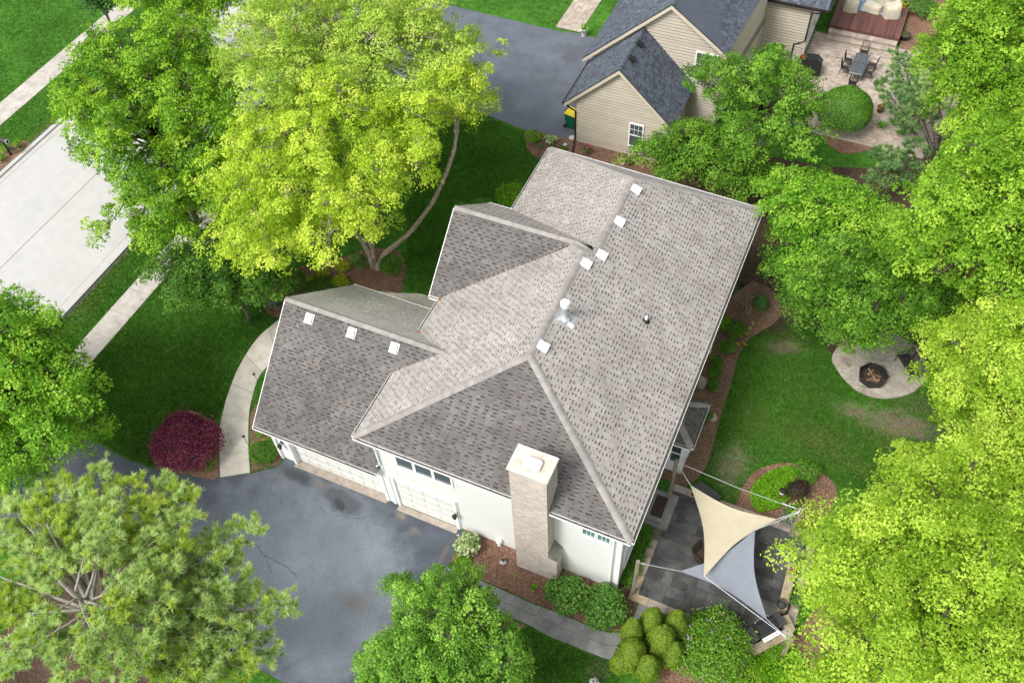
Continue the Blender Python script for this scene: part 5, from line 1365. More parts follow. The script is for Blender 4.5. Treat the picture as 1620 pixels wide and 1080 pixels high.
M['yellow'] = flat('yellow_plastic', (0.72, 0.58, 0.03), .45, spec=.5)
M['white_pot'] = flat('white_glazed_pot', (0.72, 0.72, 0.69), .4)
pot('flower_pot', 'terracotta pot of orange-red flowers at the edge of the paver patio', 1394, 170, 0.03, .2, .33, M['terracotta'], 'shrub', .08, .22, 'red')
pot('flower_pot', 'round charcoal pot with small seedlings beside the deck steps', 1433, 54, 0.02, .33, .38, M['char_pot'], 'shrub', .07, .14, None, True)
pot('flower_pot', 'yellow pot with green plant at the back of the deck', 1432, 4, .6, .19, .3, M['yellow'], 'shrub', .08, .25)
t = pot('flower_pot', 'tall white urn with trailing green plant by the paver path', 924, 45, 0.0, .22, .55, M['white_pot'], 'bright', .09, .5)

# dining set on the paver patio
M['slate_top'] = pmat('slate_table_top', [(0.055, 0.065, 0.075), (0.095, 0.108, 0.12)], 4, 6, .35, spec=.6)
M['cast'] = flat('bronze_cast_metal', (0.022, 0.019, 0.017), .5)
tc = [at(*p, .74) for p in ((1356, 82), (1376, 87.5), (1363.6, 121), (1342, 114))]
cx_ = sum(p.x for p in tc) / 4; cy_ = sum(p.y for p in tc) / 4
ax = ((tc[3] + tc[2]) / 2 - (tc[0] + tc[1]) / 2); LT, WT = ax.length * .98, ((tc[1] - tc[0]).length + (tc[2] - tc[3]).length) / 2
ang = math.atan2(ax.y, ax.x)
print('table', cx_, cy_, LT, WT, ang)
t = empty('dining_table', 'long dark slate-topped table with rounded corners on the paver patio', 'table', (cx_, cy_, 0.03), ang)
tb = MB(); tb.box((-LT / 2, -WT / 2, .70), (LT / 2, WT / 2, .735), bev=.05); tb.build('tabletop', M['slate_top'], t)
gl = MB(); gl.box((-LT / 2 + .06, -.008, .736), (LT / 2 - .06, .008, .739)); gl.box((-.008, -WT / 2 + .06, .736), (.008, WT / 2 - .06, .7385)); gl.lathe([(.03, .739), (.03, .744)], 10); tag(gl.build('inlay', M['cast'], t), kind='stuff')
for sx in (-1, 1):
    for sy in (-1, 1):
        lg = MB(); lg.tube([(sx * (LT / 2 - .25), sy * (WT / 2 - .15), 0), (sx * (LT / 2 - .3), sy * (WT / 2 - .2), .35), (sx * (LT / 2 - .2), sy * (WT / 2 - .12), .7)], .03, 7); lg.build('leg', M['cast'], t)
def make_chair(label, loc, rz, group):
    t = empty('dining_chair', label, 'chair', loc, rz, group)
    s = MB(); s.box((-.22, -.22, .41), (.22, .22, .44), bev=.04)
    s.build('seat', M['cast'], t)
    b = MB()
    for i in range(7):
        x = -.19 + i * .0633; b.beam((x, -.215, .46), (x, -.29, .9), .012)
    for k in range(5):
        f = k / 4; b.beam((-.2, -.215 - .075 * f, .5 + .4 * f), (.2, -.215 - .075 * f, .5 + .4 * f), .012)
    b.tube([(-.21, -.2, .42), (-.22, -.3, .92), (-.1, -.315, 1.0), (.1, -.315, 1.0), (.22, -.3, .92), (.21, -.2, .42)], .016, 6)
    b.build('backrest', M['cast'], t)
    for sx in (-1, 1):
        a = MB(); a.tube([(sx * .23, -.24, .64), (sx * .25, .05, .65), (sx * .25, .18, .62), (sx * .23, .2, .42)], .015, 6); a.build('armrest', M['cast'], t)
        for y in (-.22, .2):
            l = MB(); l.tube([(sx * .2, y, .42), (sx * .19, y, .2), (sx * .25, y * 1.3, 0)], .017, 6); l.build('leg', M['cast'], t)
    return t
ch_ = None
spots = [(1368, 79, 'lattice-backed metal chair at the far end of the slate table'), (1343.5, 92, 'lattice-backed metal chair left of the slate table, nearer the steps'), (1338, 104, 'lattice-backed metal chair left of the slate table, farther from the steps'),
         (1381, 99, 'lattice-backed metal chair right of the slate table, nearer the steps'), (1375, 112, 'lattice-backed metal chair right of the slate table, farther from the steps'), (1350, 128, 'lattice-backed metal chair at the near end of the slate table, by the clipped bush')]
for i, (px, py, lb) in enumerate(spots):
    c = at(px, py, .6); rz = math.atan2(cy_ - c.y, cx_ - c.x) - math.pi / 2
    if 0 < i < 5: rz = round((rz - ang) / (math.pi / 2)) * (math.pi / 2) + ang
    if ch_ is None: ch_ = make_chair(lb, (c.x, c.y, .03), rz, 'metal chairs around the slate table')
    else: copy_tree(ch_, (c.x, c.y, .03), rz, lb)
# covered barbecue, flower basket
c = at(1283, 96, .9); t = empty('covered_grill', 'black covered barbecue against the beige house wall by the patio', 'grill', (c.x, c.y, .03), .1)
mb = MB()
for (a0, a1, z0, z1, s) in ((-.7, .7, .05, .85, 1), ):
    mb.grid([(-.72, -.32, .04), (.72, -.32, .04), (.72, .32, .04), (-.72, .32, .04), (-.7, -.3, .86), (.7, -.3, .86), (.7, .3, .86), (-.7, .3, .86), (-.38, -.26, 1.12), (.38, -.26, 1.12), (.38, .24, 1.2), (-.38, .24, 1.2)],
            [(0, 1, 5, 4), (1, 2, 6, 5), (2, 3, 7, 6), (3, 0, 4, 7), (4, 5, 9, 8), (5, 6, 10, 9), (6, 7, 11, 10), (7, 4, 8, 11), (8, 9, 10, 11)])
mb.build('cover', M['black'], t); wh = MB(); wh.cbox((0, -.1, .03), (1.2, .06, .06)); wh.build('foot', M['cast'], t)
pot('flower_basket', 'basket of red flowers beside the covered barbecue', 1272, 91, .9, .22, .2, M['char_pot'], 'shrub', .08, .18, 'red')
# patio string lights on thin cables
sl_ = MB(); A0, A1, A2 = at(1262, 75, 2.4), at(1420, 112, 2.6), at(1480, 108, 2.8)
pts = []
for k in range(31):
    s = k / 30; p = A0.lerp(A2, s); p.z -= math.sin(math.pi * s) * .35; pts.append(p)
t = empty('string_lights', 'thin dark cable of small bulbs hung across the paver patio', 'string lights', (A0.x, A0.y, 0)); ST = Matrix.Translation(Vector((-A0.x, -A0.y, 0)))
sl_.tube(pts, .008, 5); o = sl_.build('cable', M['black'], t); o.matrix_local = ST
bl = MB(); bl.lathe([(.015, 0), (.018, -.03), (.028, -.06), (.02, -.09), (.004, -.1)], 8); bme = bl.mesh('bulb', M['cast'])
for p in pts[1::2]: o = link('bulb', bme, t, Matrix.Translation(Vector((p.x - A0.x, p.y - A0.y, p.z))))
# wheeled bin beside the neighbour's garage
c = at(905, 200, 0); t = empty('wheeled_bin', 'green wheeled recycling bin with yellow lid beside the beige garage', 'bin', (c.x, c.y, 0.01), 1.4)
M['bin_green'] = flat('green_plastic', (0.0, 0.10, 0.055), .45)
mb = MB(); mb.grid([(-.24, -.28, .05), (.24, -.28, .05), (.24, .26, .05), (-.24, .26, .05), (-.3, -.36, 1.0), (.3, -.36, 1.0), (.3, .36, 1.0), (-.3, .36, 1.0)], [(0, 1, 5, 4), (1, 2, 6, 5), (2, 3, 7, 6), (3, 0, 4, 7), (3, 2, 1, 0)]); mb.box((-.32, -.38, .96), (.32, .38, 1.0)); mb.build('body', M['bin_green'], t)
mb = MB(); mb.grid([(-.33, -.42, 1.0), (.33, -.42, 1.0), (.33, .4, 1.0), (-.33, .4, 1.0), (-.3, -.38, 1.07), (.3, -.38, 1.07), (.3, .3, 1.12), (-.3, .3, 1.12)], [(0, 1, 5, 4), (1, 2, 6, 5), (2, 3, 7, 6), (3, 0, 4, 7), (4, 5, 6, 7)]); mb.build('lid', M['yellow'], t)
for s in (-1, 1):
    mb = MB(); mb.tube([(s * .27, .3, .12), (s * .33, .3, .12)], .12, 12); mb.build('wheel', M['black'], t)
mb = MB(); mb.tube([(-.28, .42, 1.0), (.28, .42, 1.0)], .02, 6); mb.build('handle', M['black'], t)
# rock cluster, boulder and stepping disc in the neighbour's bed
def rock(label, px, py, r, mat, sq=.7, cat='stone', name='boulder'):
    c = at(px, py, r * .3); bm = bmesh.new(); bmesh.ops.create_icosphere(bm, subdivisions=2, radius=r)
    for v in bm.verts: v.co *= 1 + random.uniform(-.13, .13); v.co.z = v.co.z * sq
    me = bpy.data.meshes.new(name); bm.to_mesh(me); bm.free(); me.materials.append(mat)
    o = link(name, me); o.location = (c.x, c.y, r * sq * .5); tag(o, label, cat); return o
rock('tan boulder at the foot of the beige garage wall under the shrub tree', 985, 256, .26, M['tanstone'])
rock('pale round stone in the mulch by the neighbour downspout', 894, 229, .12, M['white_pot'], .5)
rock('whitish splash stone at the corner of the beige garage', 905, 218, .2, M['cap_stone'], .5)
rock('grey boulder among the mulch beside the back bay window', 1127, 660, .24, M['tanstone'], .7)
rock('tan boulder lying by the pavers near the deck bed', 1455, 82, .25, M['tanstone'], .7)

# ------------------------------------------------------------------ garden things close to the house
M['post'] = pmat('weathered_post', [(0.16, 0.13, 0.095), (0.25, 0.21, 0.16), (0.32, 0.28, 0.22)], 5, 6, 0.9, .5, 30, stretch=(1, 1, .15))
M['rope'] = flat('white_rope', (0.55, 0.57, 0.6), .6)
M['sail_cream'] = pmat('cream_shade_cloth', [(0.56, 0.49, 0.355), (0.61, 0.54, 0.40)], 3, 5, 0.85, .3, 90)
M['sail_grey'] = pmat('grey_shade_cloth', [(0.215, 0.235, 0.28), (0.25, 0.27, 0.315)], 3, 5, 0.85, .3, 90)
M['steel'] = flat('brushed_steel', (0.55, 0.55, 0.55), .3, .8)
M['wicker'] = pmat('brown_wicker', [(0.03, 0.02, 0.015), (0.075, 0.05, 0.038)], 30, 3, .7, 1, 60)
M['charred'] = pmat('rusted_steel', [(0.018, 0.018, 0.02), (0.045, 0.043, 0.043)], 5, 6, .6)
M['log'] = pmat('split_log', [(0.10, 0.055, 0.03), (0.24, 0.15, 0.09), (0.38, 0.28, 0.19)], 8, 6, .9, .5, 20)
M['ash'] = pmat('fire_ash', [(0.03, 0.022, 0.018), (0.10, 0.075, 0.06)], 12, 6, .95, 1, 30)
M['wood'] = pmat('brown_wood', [(0.14, 0.06, 0.03), (0.22, 0.10, 0.05)], 6, 5, .8)
M['plastic'] = flat('black_plastic', (0.022, 0.023, 0.025), .5)

# shade sails on four timber posts
def sail_post(label, bpx, tpx):
    b = at(*bpx); tp = over((b.x, b.y), *tpx); h = max(1.6, tp.z)
    t = empty('sail_post', label, 'post', (b.x, b.y, 0), 0.3, 'timber posts of the shade sails')
    mb = MB(); mb.box((-.07, -.07, -.05), (.07, .07, h), bev=.012); mb.build('timber', M['post'], t)
    r = MB(); r.tube([(.07, 0, h - .12), (.11, 0, h - .1), (.12, 0, h - .14), (.08, 0, h - .17)], .012, 6); r.build('eye_bolt', M['steel'], t)
    return Vector((b.x, b.y, h - .12))
P1 = sail_post('timber post by the bay window corner holding the cream sail', (1058, 790), (1067, 727))
P2 = sail_post('timber post by the island bed holding the far corner of both sails', (1250, 846), (1272, 806))
P3 = sail_post('timber post by the lilyturf strip at the house corner holding the grey sail', (1001, 938), (1008, 887))
P4 = sail_post('timber post behind the grill wall holding the lowest sail ropes', (1233, 1043), (1254, 1012))
print('posts', P1, P2, P3, P4)
def sail(name, label, corners, mat, dip):
    t = empty(name, label, 'shade sail', (sum((c for c in corners), Vector()) / 3)); T = Matrix.Translation(-t.location)
    n = 22; A_, B_, C_ = corners; V = []; ix = {}
    for i in range(n + 1):
        for j in range(n + 1 - i):
            a, b = i / n, j / n; c = 1 - a - b
            # pull the edges in: hollow curved hems
            ctr = (A_ + B_ + C_) / 3
            p = A_ * a + B_ * b + C_ * c
            pull = 1.0 * (a * b * (1 - c) ** 1.2 * (1 - c) + b * c * (1 - a) ** 2.2 + a * c * (1 - b) ** 2.2)
            q = p.lerp(ctr, min(.5, .95 * pull * (1 - 9 * a * b * c)))
            q.z -= dip * 9 * a * b * c * .5
            ix[i, j] = len(V); V.append(q)
    F = []
    for i in range(n):
        for j in range(n - i):
            F.append((ix[i, j], ix[i + 1, j], ix[i, j + 1]))
            if j < n - i - 1: F.append((ix[i + 1, j], ix[i + 1, j + 1], ix[i, j + 1]))
    mb = MB(); mb.grid(V, F)
    o = mb.build('cloth', mat, t, True); o.matrix_local = T
    hem = MB()
    for e in ([ix[i, 0] for i in range(n + 1)], [ix[0, j] for j in range(n + 1)], [ix[i, n - i] for i in range(n + 1)]):
        hem.tube([V[k] for k in e], .016, 5)
    o = hem.build('hem', mat, t); o.matrix_local = T
    return t
def rope(label, p, q, r=.013, sag=.02):
    m = p.lerp(q, .5); m.z -= sag; t = empty('sail_rope', label, 'rope', p); o = MB().tube([(0, 0, 0), m - p, q - p], r, 5)
    for k in (.85,): e = (q - p) * k; o.tube([e, e + (q - p) * .1], r * 2.2, 6)
    o.build('cord', M['rope'], t)
c1, c2, c3 = at(1093, 768, 2.35), at(1228, 821, 1.75), at(1114, 911, 2.45)
g1_, g2_, g3_ = at(1077, 903, 2.0), at(1194, 838, 2.1), at(1213, 979, 1.55)
sail('shade_sail', 'cream triangular shade sail, upper of two over the dark patio', [c1, c2, c3], M['sail_cream'], .25)
sail('shade_sail', 'pale grey triangular shade sail, lower of two over the dark patio', [g1_, g2_, g3_], M['sail_grey'], .2)
rope('rope from the cream sail corner to the post by the bay window', c1, P1); rope('rope from the right tip of the cream sail to the post by the island bed', c2, P2)
rope('long white rope from the cream sail bottom tip to the post behind the grill', c3, P4, .014, .0); rope('rope from the left tip of the grey sail to the post at the house corner', g1_, P3)
rope('short rope from the bottom tip of the grey sail to the post behind the grill', g3_, P4); rope('rope from the hidden corner of the grey sail to the island bed post', g2_, P2 - Vector((0, 0, .1)))
rope('second thin rope running along the far edge of the cream sail', P1, P2 - Vector((0, 0, .03)), .01, .15)

# low stone seat wall and the grill bay
def stone_wall(name, label, path, w, h, cat='garden wall', step=.42):
    o0 = Vector((path[0][0], path[0][1], 0)); t = empty(name, label, cat, o0)
    for k in range(len(path) - 1):
        a, b = Vector((*path[k], 0)) - o0, Vector((*path[k + 1], 0)) - o0; L = (b - a).length; d = (b - a) / L; rz = math.atan2(d.y, d.x)
        n = max(1, round(L / step))
        for c in range(3):
            off = .5 if c % 2 else 0
            for i in range(n):
                m = a + d * ((i + .5) * L / n)
                piece('wall_stone', (m.x, m.y, (c + .5) * (h - .07) / 3), (L / n - .012, w - .05 - random.uniform(0, .015), (h - .07) / 3 - .008), rz, M['tanstone'], t)
        for i in range(n):
            m = a + d * ((i + .5) * L / n); piece('cap_stone', (m.x, m.y, h - .035 + random.uniform(-.003, .003)), (L / n - .01, w, .065), rz, M['tanstone'], t)
    return t
pz = .5
sa, sb = at(1255, 890, pz), at(1238, 962, pz)
stone_wall('seat_wall', 'low tan stone seat wall along the right side of the patio', [(sa.x, sa.y), (sb.x, sb.y)], .34, pz)
U_ = [at(*p, pz) for p in ((1240, 973), (1252, 998), (1189, 1030), (1183, 1018))]
stone_wall('grill_wall', 'three sided tan stone wall built round the barbecue', [(p.x, p.y) for p in U_], .36, pz)
ga, gb = at(1193, 1001, .9), at(1229, 981, .9)
gm = (ga + gb) / 2; gr_ang = math.atan2(gb.y - ga.y, gb.x - ga.x)
t = empty('gas_grill', 'black gas barbecue with two side shelves and steel control panel', 'grill', (gm.x, gm.y, .035), gr_ang)
Lg = (gb - ga).length
mb = MB(); mb.box((-.36, -.27, .1), (.36, .27, .8), bev=.03); mb.build('cabinet', M['plastic'], t)
mb = MB(); mb.grid([(-.4, -.3, .8), (.4, -.3, .8), (.4, .3, .8), (-.4, .3, .8), (-.38, -.2, 1.0), (.38, -.2, 1.0), (.38, .24, 1.0), (-.38, .24, 1.0), (-.36, -.05, 1.08), (.36, -.05, 1.08), (.36, .12, 1.08), (-.36, .12, 1.08)], [(0, 1, 5, 4), (1, 2, 6, 5), (2, 3, 7, 6), (3, 0, 4, 7), (4, 5, 9, 8), (5, 6, 10, 9), (6, 7, 11, 10), (7, 4, 8, 11), (8, 9, 10, 11)]); mb.build('lid', M['plastic'], t)
mb = MB(); mb.tube([(-.3, .25, .98), (-.3, .31, 1.0), (.3, .31, 1.0), (.3, .25, .98)], .015, 6); mb.build('handle', M['steel'], t)
for s in (-1, 1):
    mb = MB(); mb.box((min(s * .41, s * .8), -.27, .80), (max(s * .41, s * .8), .27, .84), bev=.02); mb.build('side_shelf', M['char_pot'], t)
mb = MB(); mb.box((-.36, -.46, .74), (.36, -.31, .80)); mb.build('control_panel', M['vent'], t)
for i in range(4):
    kb = MB(); kb.lathe([(.03, 0), (.03, .02), (.02, .03)], 10, base=(-.24 + i * .16, -.385, .80)); kb.build('knob', M['steel'], t)
c = at(1236, 957, pz)
t = empty('wire_basket', 'dark wire basket on the seat wall by the barbecue', 'basket', (c.x, c.y, pz), 1.3)
mb = MB()
for zz, r in ((.02, .13), (.12, .16), (.2, .18)): mb.tube([(r * math.cos(a) * 1.25, r * math.sin(a), zz) for a in np.linspace(0, 6.283, 17)], .012, 5)
for k in range(12): a = k * math.pi / 6; mb.tube([(.13 * math.cos(a) * 1.25, .13 * math.sin(a), .02), (.18 * math.cos(a) * 1.25, .18 * math.sin(a), .2)], .008, 4)
mb.build('wire', M['black'], t)
mb = MB(); mb.lathe([(.001, .02), (.13, .03), (.15, .1), (.1, .14), (.001, .15)], 12); mb.build('lining', M['char_pot'], t)
pot('flower_pot', 'pot of pink flowers standing on the seat wall at the patio edge', 1252, 902, pz, .13, .16, M['terracotta'], 'shrub', .07, .12, 'pink')

# wicker swivel chair half under the cream sail
c = at(1110, 880, .3); t = empty('patio_chair', 'brown wicker swivel chair half hidden under the cream sail', 'chair', (c.x, c.y, .035), -2.0)
mb = MB(); mb.box((-.27, -.26, .36), (.27, .26, .46), bev=.05); mb.build('seat', M['wicker'], t)
mb = MB(); mb.grid([(-.27, -.28, .42), (.27, -.28, .42), (.27, -.42, .95), (-.27, -.42, .95), (-.27, -.2, .42), (.27, -.2, .42), (.27, -.35, .97), (-.27, -.35, .97)], [(0, 1, 2, 3), (5, 4, 7, 6), (3, 2, 6, 7), (0, 3, 7, 4), (1, 5, 6, 2)]); mb.build('backrest', M['wicker'], t)
for s in (-1, 1):
    mb = MB(); mb.tube([(s * .29, -.28, .62), (s * .31, .1, .63), (s * .3, .22, .56), (s * .28, .22, .4)], .03, 6); mb.build('armrest', M['wicker'], t)
mb = MB(); mb.tube([(0, 0, .05), (0, 0, .36)], .035, 8); mb.lathe([(.26, 0), (.27, .03), (.2, .05), (.04, .06)], 20); mb.build('swivel_base', M['black'], t)
c = at(1122, 800, .35); t = empty('patio_chair', 'second brown wicker chair deep under the cream sail near the lawn', 'chair', (c.x + .6, c.y - .6, .035), .6) if 0 else None
# storage box under the sail, door stoop, hose
c = at(1117, 783, .35); t = empty('storage_box', 'black plastic storage box at the patio corner by the lawn', 'box', (c.x, c.y, .035), -.35)
mb = MB(); mb.box((-.55, -.28, 0), (.55, .28, .5), bev=.03); mb.build('body', M['plastic'], t)
mb = MB(); mb.box((-.58, -.31, .5), (.58, .31, .57), bev=.03); mb.build('lid', M['char_pot'], t)
mb = MB(); mb.box((-.1, -.325, .44), (.1, -.29, .5)); mb.build('latch', M['plastic'], t)
c = at(1046, 802, .3); t = empty('stoop', 'stone door stoop with a dark mat beside the patio', 'stoop', (11.25, c.y, 0))
mb = MB(); mb.box((-.5, -.85, 0), (.55, .85, .16), bev=.015); mb.build('lower_step', M['bluestone'], t)
mb = MB(); mb.box((-.5, -.7, .16), (.22, .7, .32), bev=.015); mb.build('upper_step', M['bluestone'], t)
mb = MB(); mb.box((-.3, -.5, 0), (.2, .5, .02)); o = mb.build('doormat', M['wicker']); o.location = (11.23, c.y, .322); tag(o, 'dark brown door mat on the stone stoop', 'mat')
# path light in the island bed
c = at(1233, 789); t = empty('path_light', 'short wooden bollard light with white lens and dark cap', 'garden light', (c.x, c.y, .03))
mb = MB(); mb.box((-.055, -.055, 0), (.055, .055, .55), bev=.01); mb.build('timber', M['wood'], t)
mb = MB(); mb.lathe([(.10, .55), (.12, .56), (.12, .70), (.11, .71)], 8); mb.build('lens', M['vent'], t)
mb = MB(); mb.lathe([(.15, .71), (.155, .73), (.1, .80), (.02, .82)], 8); mb.build('cap', M['black'], t)
# shepherd hooks along the garden path
def hook(label, px, py, h=.55):
    c = at(px, py); t = empty('path_hook_light', label, 'garden light', (c.x, c.y, .02), 2.6, 'hook lights along the curved path')
    mb = MB(); mb.tube([(0, 0, 0), (0, 0, h), (.03, 0, h + .1), (.10, 0, h + .14), (.17, 0, h + .1), (.18, 0, h + .02)], .012, 6); mb.build('hook', M['cast'], t)
    mb = MB(); mb.lathe([(.01, 0), (.07, -.04), (.075, -.06), (.03, -.07), (.03, -.13), (.01, -.14)], 10, base=(.18, 0, h + .02)); mb.build('lamp', M['cast'], t)
hook('curled iron hook light on the path edge, farther from the driveway', 409, 606); hook('curled iron hook light on the path edge, nearer the driveway', 393, 704)
# gnome and hose reel by the chimney bed
c = at(796, 888, .15); t = empty('gnome_statue', 'small pale stone gnome in the bark bed left of the chimney', 'statue', (c.x, c.y, .03), .4)
M['stone_pale'] = pmat('pale_cast_stone', [(0.36, 0.35, 0.34), (0.62, 0.61, 0.60)], 14, 5, .8)
mb = MB(); mb.lathe([(.1, 0), (.12, .03), (.11, .12), (.09, .18), (.06, .22)], 12); mb.build('body', M['stone_pale'], t, True)
mb = MB(); mb.lathe([(.04, .2), (.065, .24), (.065, .28), (.05, .31)], 12); mb.tube([(0, -.06, .255), (0, -.085, .25)], .014, 6); mb.build('head', M['stone_pale'], t, True)
mb = MB(); mb.lathe([(.075, .295), (.06, .33), (.03, .40), (.006, .46)], 12); mb.build('hat', M['char_pot'], t, True)
for s in (-1, 1):
    mb = MB(); mb.tube([(s * .1, 0, .18), (s * .12, -.05, .12), (s * .05, -.1, .1)], .026, 7); mb.build('arm', M['stone_pale'], t, True)
c = at_y(791, 864, .4); t = empty('hose_tap', 'white tap fitting on the white wall left of the chimney', 'tap', (c.x, .40, .45))
mb = MB(); mb.box((-.13, -.12, -.16), (.13, .048, .12), bev=.04); mb.build('cover', M['vent'], t); mb = MB(); mb.tube([(0, -.1, -.1), (.02, -.16, -.2), (.1, -.1, -.3)], .03, 7); mb.build('hose', M['vent'], t)
# mailbox
c = at(18, 246); t = empty('mailbox', 'dark letterbox on a post beside the street in the upper left', 'mailbox', (c.x, c.y, .03), .0)
mb = MB(); mb.box((-.05, -.05, 0), (.05, .05, 1.05)); mb.box((-.04, -.04, .6), (.5, .04, .68)) ; mb.build('post', M['black'], t)
mb = MB()
arch = [(-.1, 0), (.1, 0), (.1, .14)] + [(.1 * math.cos(a), .14 + .1 * math.sin(a)) for a in np.linspace(.3, math.pi - .3, 6)] + [(-.1, .14)]
vs = [(-.12, y, 1.05 + z) for y, z in arch] + [(.40, y, 1.05 + z) for y, z in arch]; k = len(arch)
mb.grid(vs, [(i, (i + 1) % k, k + (i + 1) % k, k + i) for i in range(k)] + [tuple(range(k - 1, -1, -1)), tuple(range(k, 2 * k))]); mb.build('box', M['char_pot'], t)
mb = MB(); vs = [(.402, y * 1.15, 1.04 + z * 1.1) for y, z in arch] + [(.42, y * 1.15, 1.04 + z * 1.1) for y, z in arch]; mb.grid(vs, [(i, (i + 1) % k, k + (i + 1) % k, k + i) for i in range(k)] + [tuple(range(k, 2 * k))]); mb.build('door_frame', M['vent'], t)
mb = MB(); vs = [(.43, y * .85, 1.06 + z * .9) for y, z in arch]; mb.grid(vs, [tuple(range(k))]); mb.build('door', M['black'], t)

# fire pit, logs, bench
c = at(1380, 596, .15); FP = Vector((c.x, c.y, .035))
t = empty('fire_pit', 'many sided black steel fire ring on the gravel circle', 'fire pit', FP, .2)
R_ = .62
for k in range(7):
    a0, a1 = 2 * math.pi * k / 7, 2 * math.pi * (k + 1) / 7; p, q = Vector((math.cos(a0), math.sin(a0), 0)) * R_, Vector((math.cos(a1), math.sin(a1), 0)) * R_
    mb = MB(); z = Vector((0, 0, .36)); i_ = .95
    p2, q2 = p * 1.08 + z, q * 1.08 + z
    mb.grid([p, q, q2, p2, p * i_, q * i_, q2 * 1 - (q2 - z) * .05, p2 * 1 - (p2 - z) * .05], [(0, 1, 2, 3), (5, 4, 7, 6), (3, 2, 6, 7), (0, 3, 7, 4), (1, 5, 6, 2)]); mb.build('panel', M['charred'], t)
mb = MB(); mb.lathe([(.001, .06), (.3, .05), (.57, .02)], 20); mb.build('ash_bed', M['ash'], t)
for i, (x, y, z, L, rz, el, r, lb) in enumerate(((.0, .05, .16, .8, 2.3, .15, .05, 'long half burnt log lying across the fire ring'), (.12, -.15, .14, .45, .3, .1, .08, 'short split log at the near side of the fire ring'), (-.12, .22, .13, .4, 1.2, -.2, .07, 'pale log stub at the far side of the fire ring'), (-.1, -.18, .12, .5, .9, .1, .055, 'dark thin log on the ash of the fire ring'), (.2, .15, .1, .35, 2.9, 0, .06, 'stubby log against the right side of the fire ring'))):
    mb = MB(); d = Vector((math.cos(rz) * math.cos(el), math.sin(rz) * math.cos(el), math.sin(el))) * L / 2
    mb.tube([-d, -d * .3 + Vector((.01, .01, 0)), d * .4, d], [r, r * 1.06, r * .95, r * .98], 7); o = mb.build('log', M['log']); o.location = FP + Vector((x, y, z)); tag(o, lb, 'log', 'logs in the fire ring')
bs = at(1436, 578, .42); ba, bb = at(1409, 563, .42), at(1431, 600, .42)
bz = math.atan2(ba.y - bb.y, ba.x - bb.x)
t = empty('bench', 'black cast metal bench with lattice back facing the fire ring', 'bench', (bs.x, bs.y, .035), bz + math.pi)
LB = 1.25
mb = MB()
for i in range(6): y = -.2 + i * .085; mb.box((-LB / 2, y, .40), (LB / 2, y + .065, .43), 0, .5, .008)
tag(mb.build('seat', M['charred'], t), kind='stuff')
mb = MB()
n_ = 13
for i in range(n_):
    x = -LB / 2 + i * LB / n_
    mb.beam((x, .29, .5), (x + LB / n_, .40, .84), .018); mb.beam((x + LB / n_, .29, .5), (x, .40, .84), .018)
mb.beam((-LB / 2, .29, .48), (LB / 2, .29, .48), .03); mb.beam((-LB / 2, .41, .87), (LB / 2, .41, .87), .035)
tag(mb.build('backrest', M['charred'], t), kind='stuff')
for s in (-1, 1):
    mb = MB(); mb.tube([(s * LB / 2, .27, 0), (s * LB / 2, .29, .45), (s * LB / 2, .42, .9)], .025, 6); mb.tube([(s * LB / 2, -.22, 0), (s * LB / 2, -.2, .62), (s * LB / 2, .33, .65)], .025, 6); mb.beam((s * LB / 2, -.2, .41), (s * LB / 2, .3, .41), .03); mb.build('end_frame', M['charred'], t)
c = at(1452, 550, .9); t = empty('bird_box', 'small tan wooden nest box on a stake beside the bench', 'bird box', (c.x, c.y, .03), .5)
mb = MB(); mb.box((-.1, -.1, .8), (.1, .1, 1.08)); mb.build('box', M['tanstone'], t); mb = MB(); mb.grid([(-.14, -.15, 1.07), (.14, -.15, 1.07), (.14, .13, 1.16), (-.14, .13, 1.16)], [(0, 1, 2, 3)]); mb.build('roof', M['wood'], t)
mb = MB(); mb.lathe([(.03, 0), (.03, .002)], 10); o = mb.build('hole', M['black'], t, mw=Matrix.Translation((0, -.103, .96)) @ Matrix.Rotation(math.pi / 2, 4, 'X')); mb = MB(); mb.beam((0, 0, 0), (0, 0, .8), .04); mb.build('stake', M['wood'], t)
for i, (x, y, rz, lb) in enumerate(((1181, 487, 1.9, 'longer pale timber stake lying in the bark by the cone evergreen'), (1187, 492, 1.75, 'shorter pale timber stake lying in the bark by the cone evergreen'))):
    c = at(x, y, .06); mb = MB(); mb.beam((-.42 + i * .1, 0, 0), (.42 - i * .1, 0, .03), .06, .05); o = mb.build('stake', M['post']); o.location = (c.x, c.y, .07); o.rotation_euler = (0, 0, rz); tag(o, lb, 'stake')
c = at(1109, 604, .3); mb = MB(); mb.lathe([(.24, 0), (.27, .05), (.27, .38), (.24, .4), (.22, .34), (.001, .34)], 20); o = mb.build('stone_planter', M['tanstone']); o.location = (c.x, c.y, .03); tag(o, 'round pale stone planter against the back wall beside the bay', 'planter')

# ------------------------------------------------------------------ shrubs and border plants
shrub('japanese_maple', 'round dark purple Japanese maple beside the curved path', 295, 696, 52, 1.7, 'purple', leaf=.095, dens=560, lump=.26, nlump=60, ry=50)
shrub('yew_shrub', 'pair-lobed green shrub at the garage corner by the path', 417, 716, 27, .7, 'shrub', leaf=.06, dens=800, lump=.28, nlump=8)
shrub('sedum_plant', 'small bright green mound in the bark at the garage wall, upper one', 412, 687, 7, .25, 'bright', 'plant', .05, 900, stem=False)
shrub('sedum_plant', 'small bright green mound just above the garage corner shrub', 423, 698, 6, .22, 'bright', 'plant', .05, 900, stem=False)
rosette('daylily_plant', 'grassy green plant at the foot of the purple maple', 330, 735, 18, .4, 'bright', 70, .06)
shrub('hosta_plant', 'large rounded cream-variegated hosta at the garage end of the chimney bed', 740, 862, 21, .75, 'hosta', 'plant', leaf=.17, dens=210, lump=.12, up=.3, stem=False)
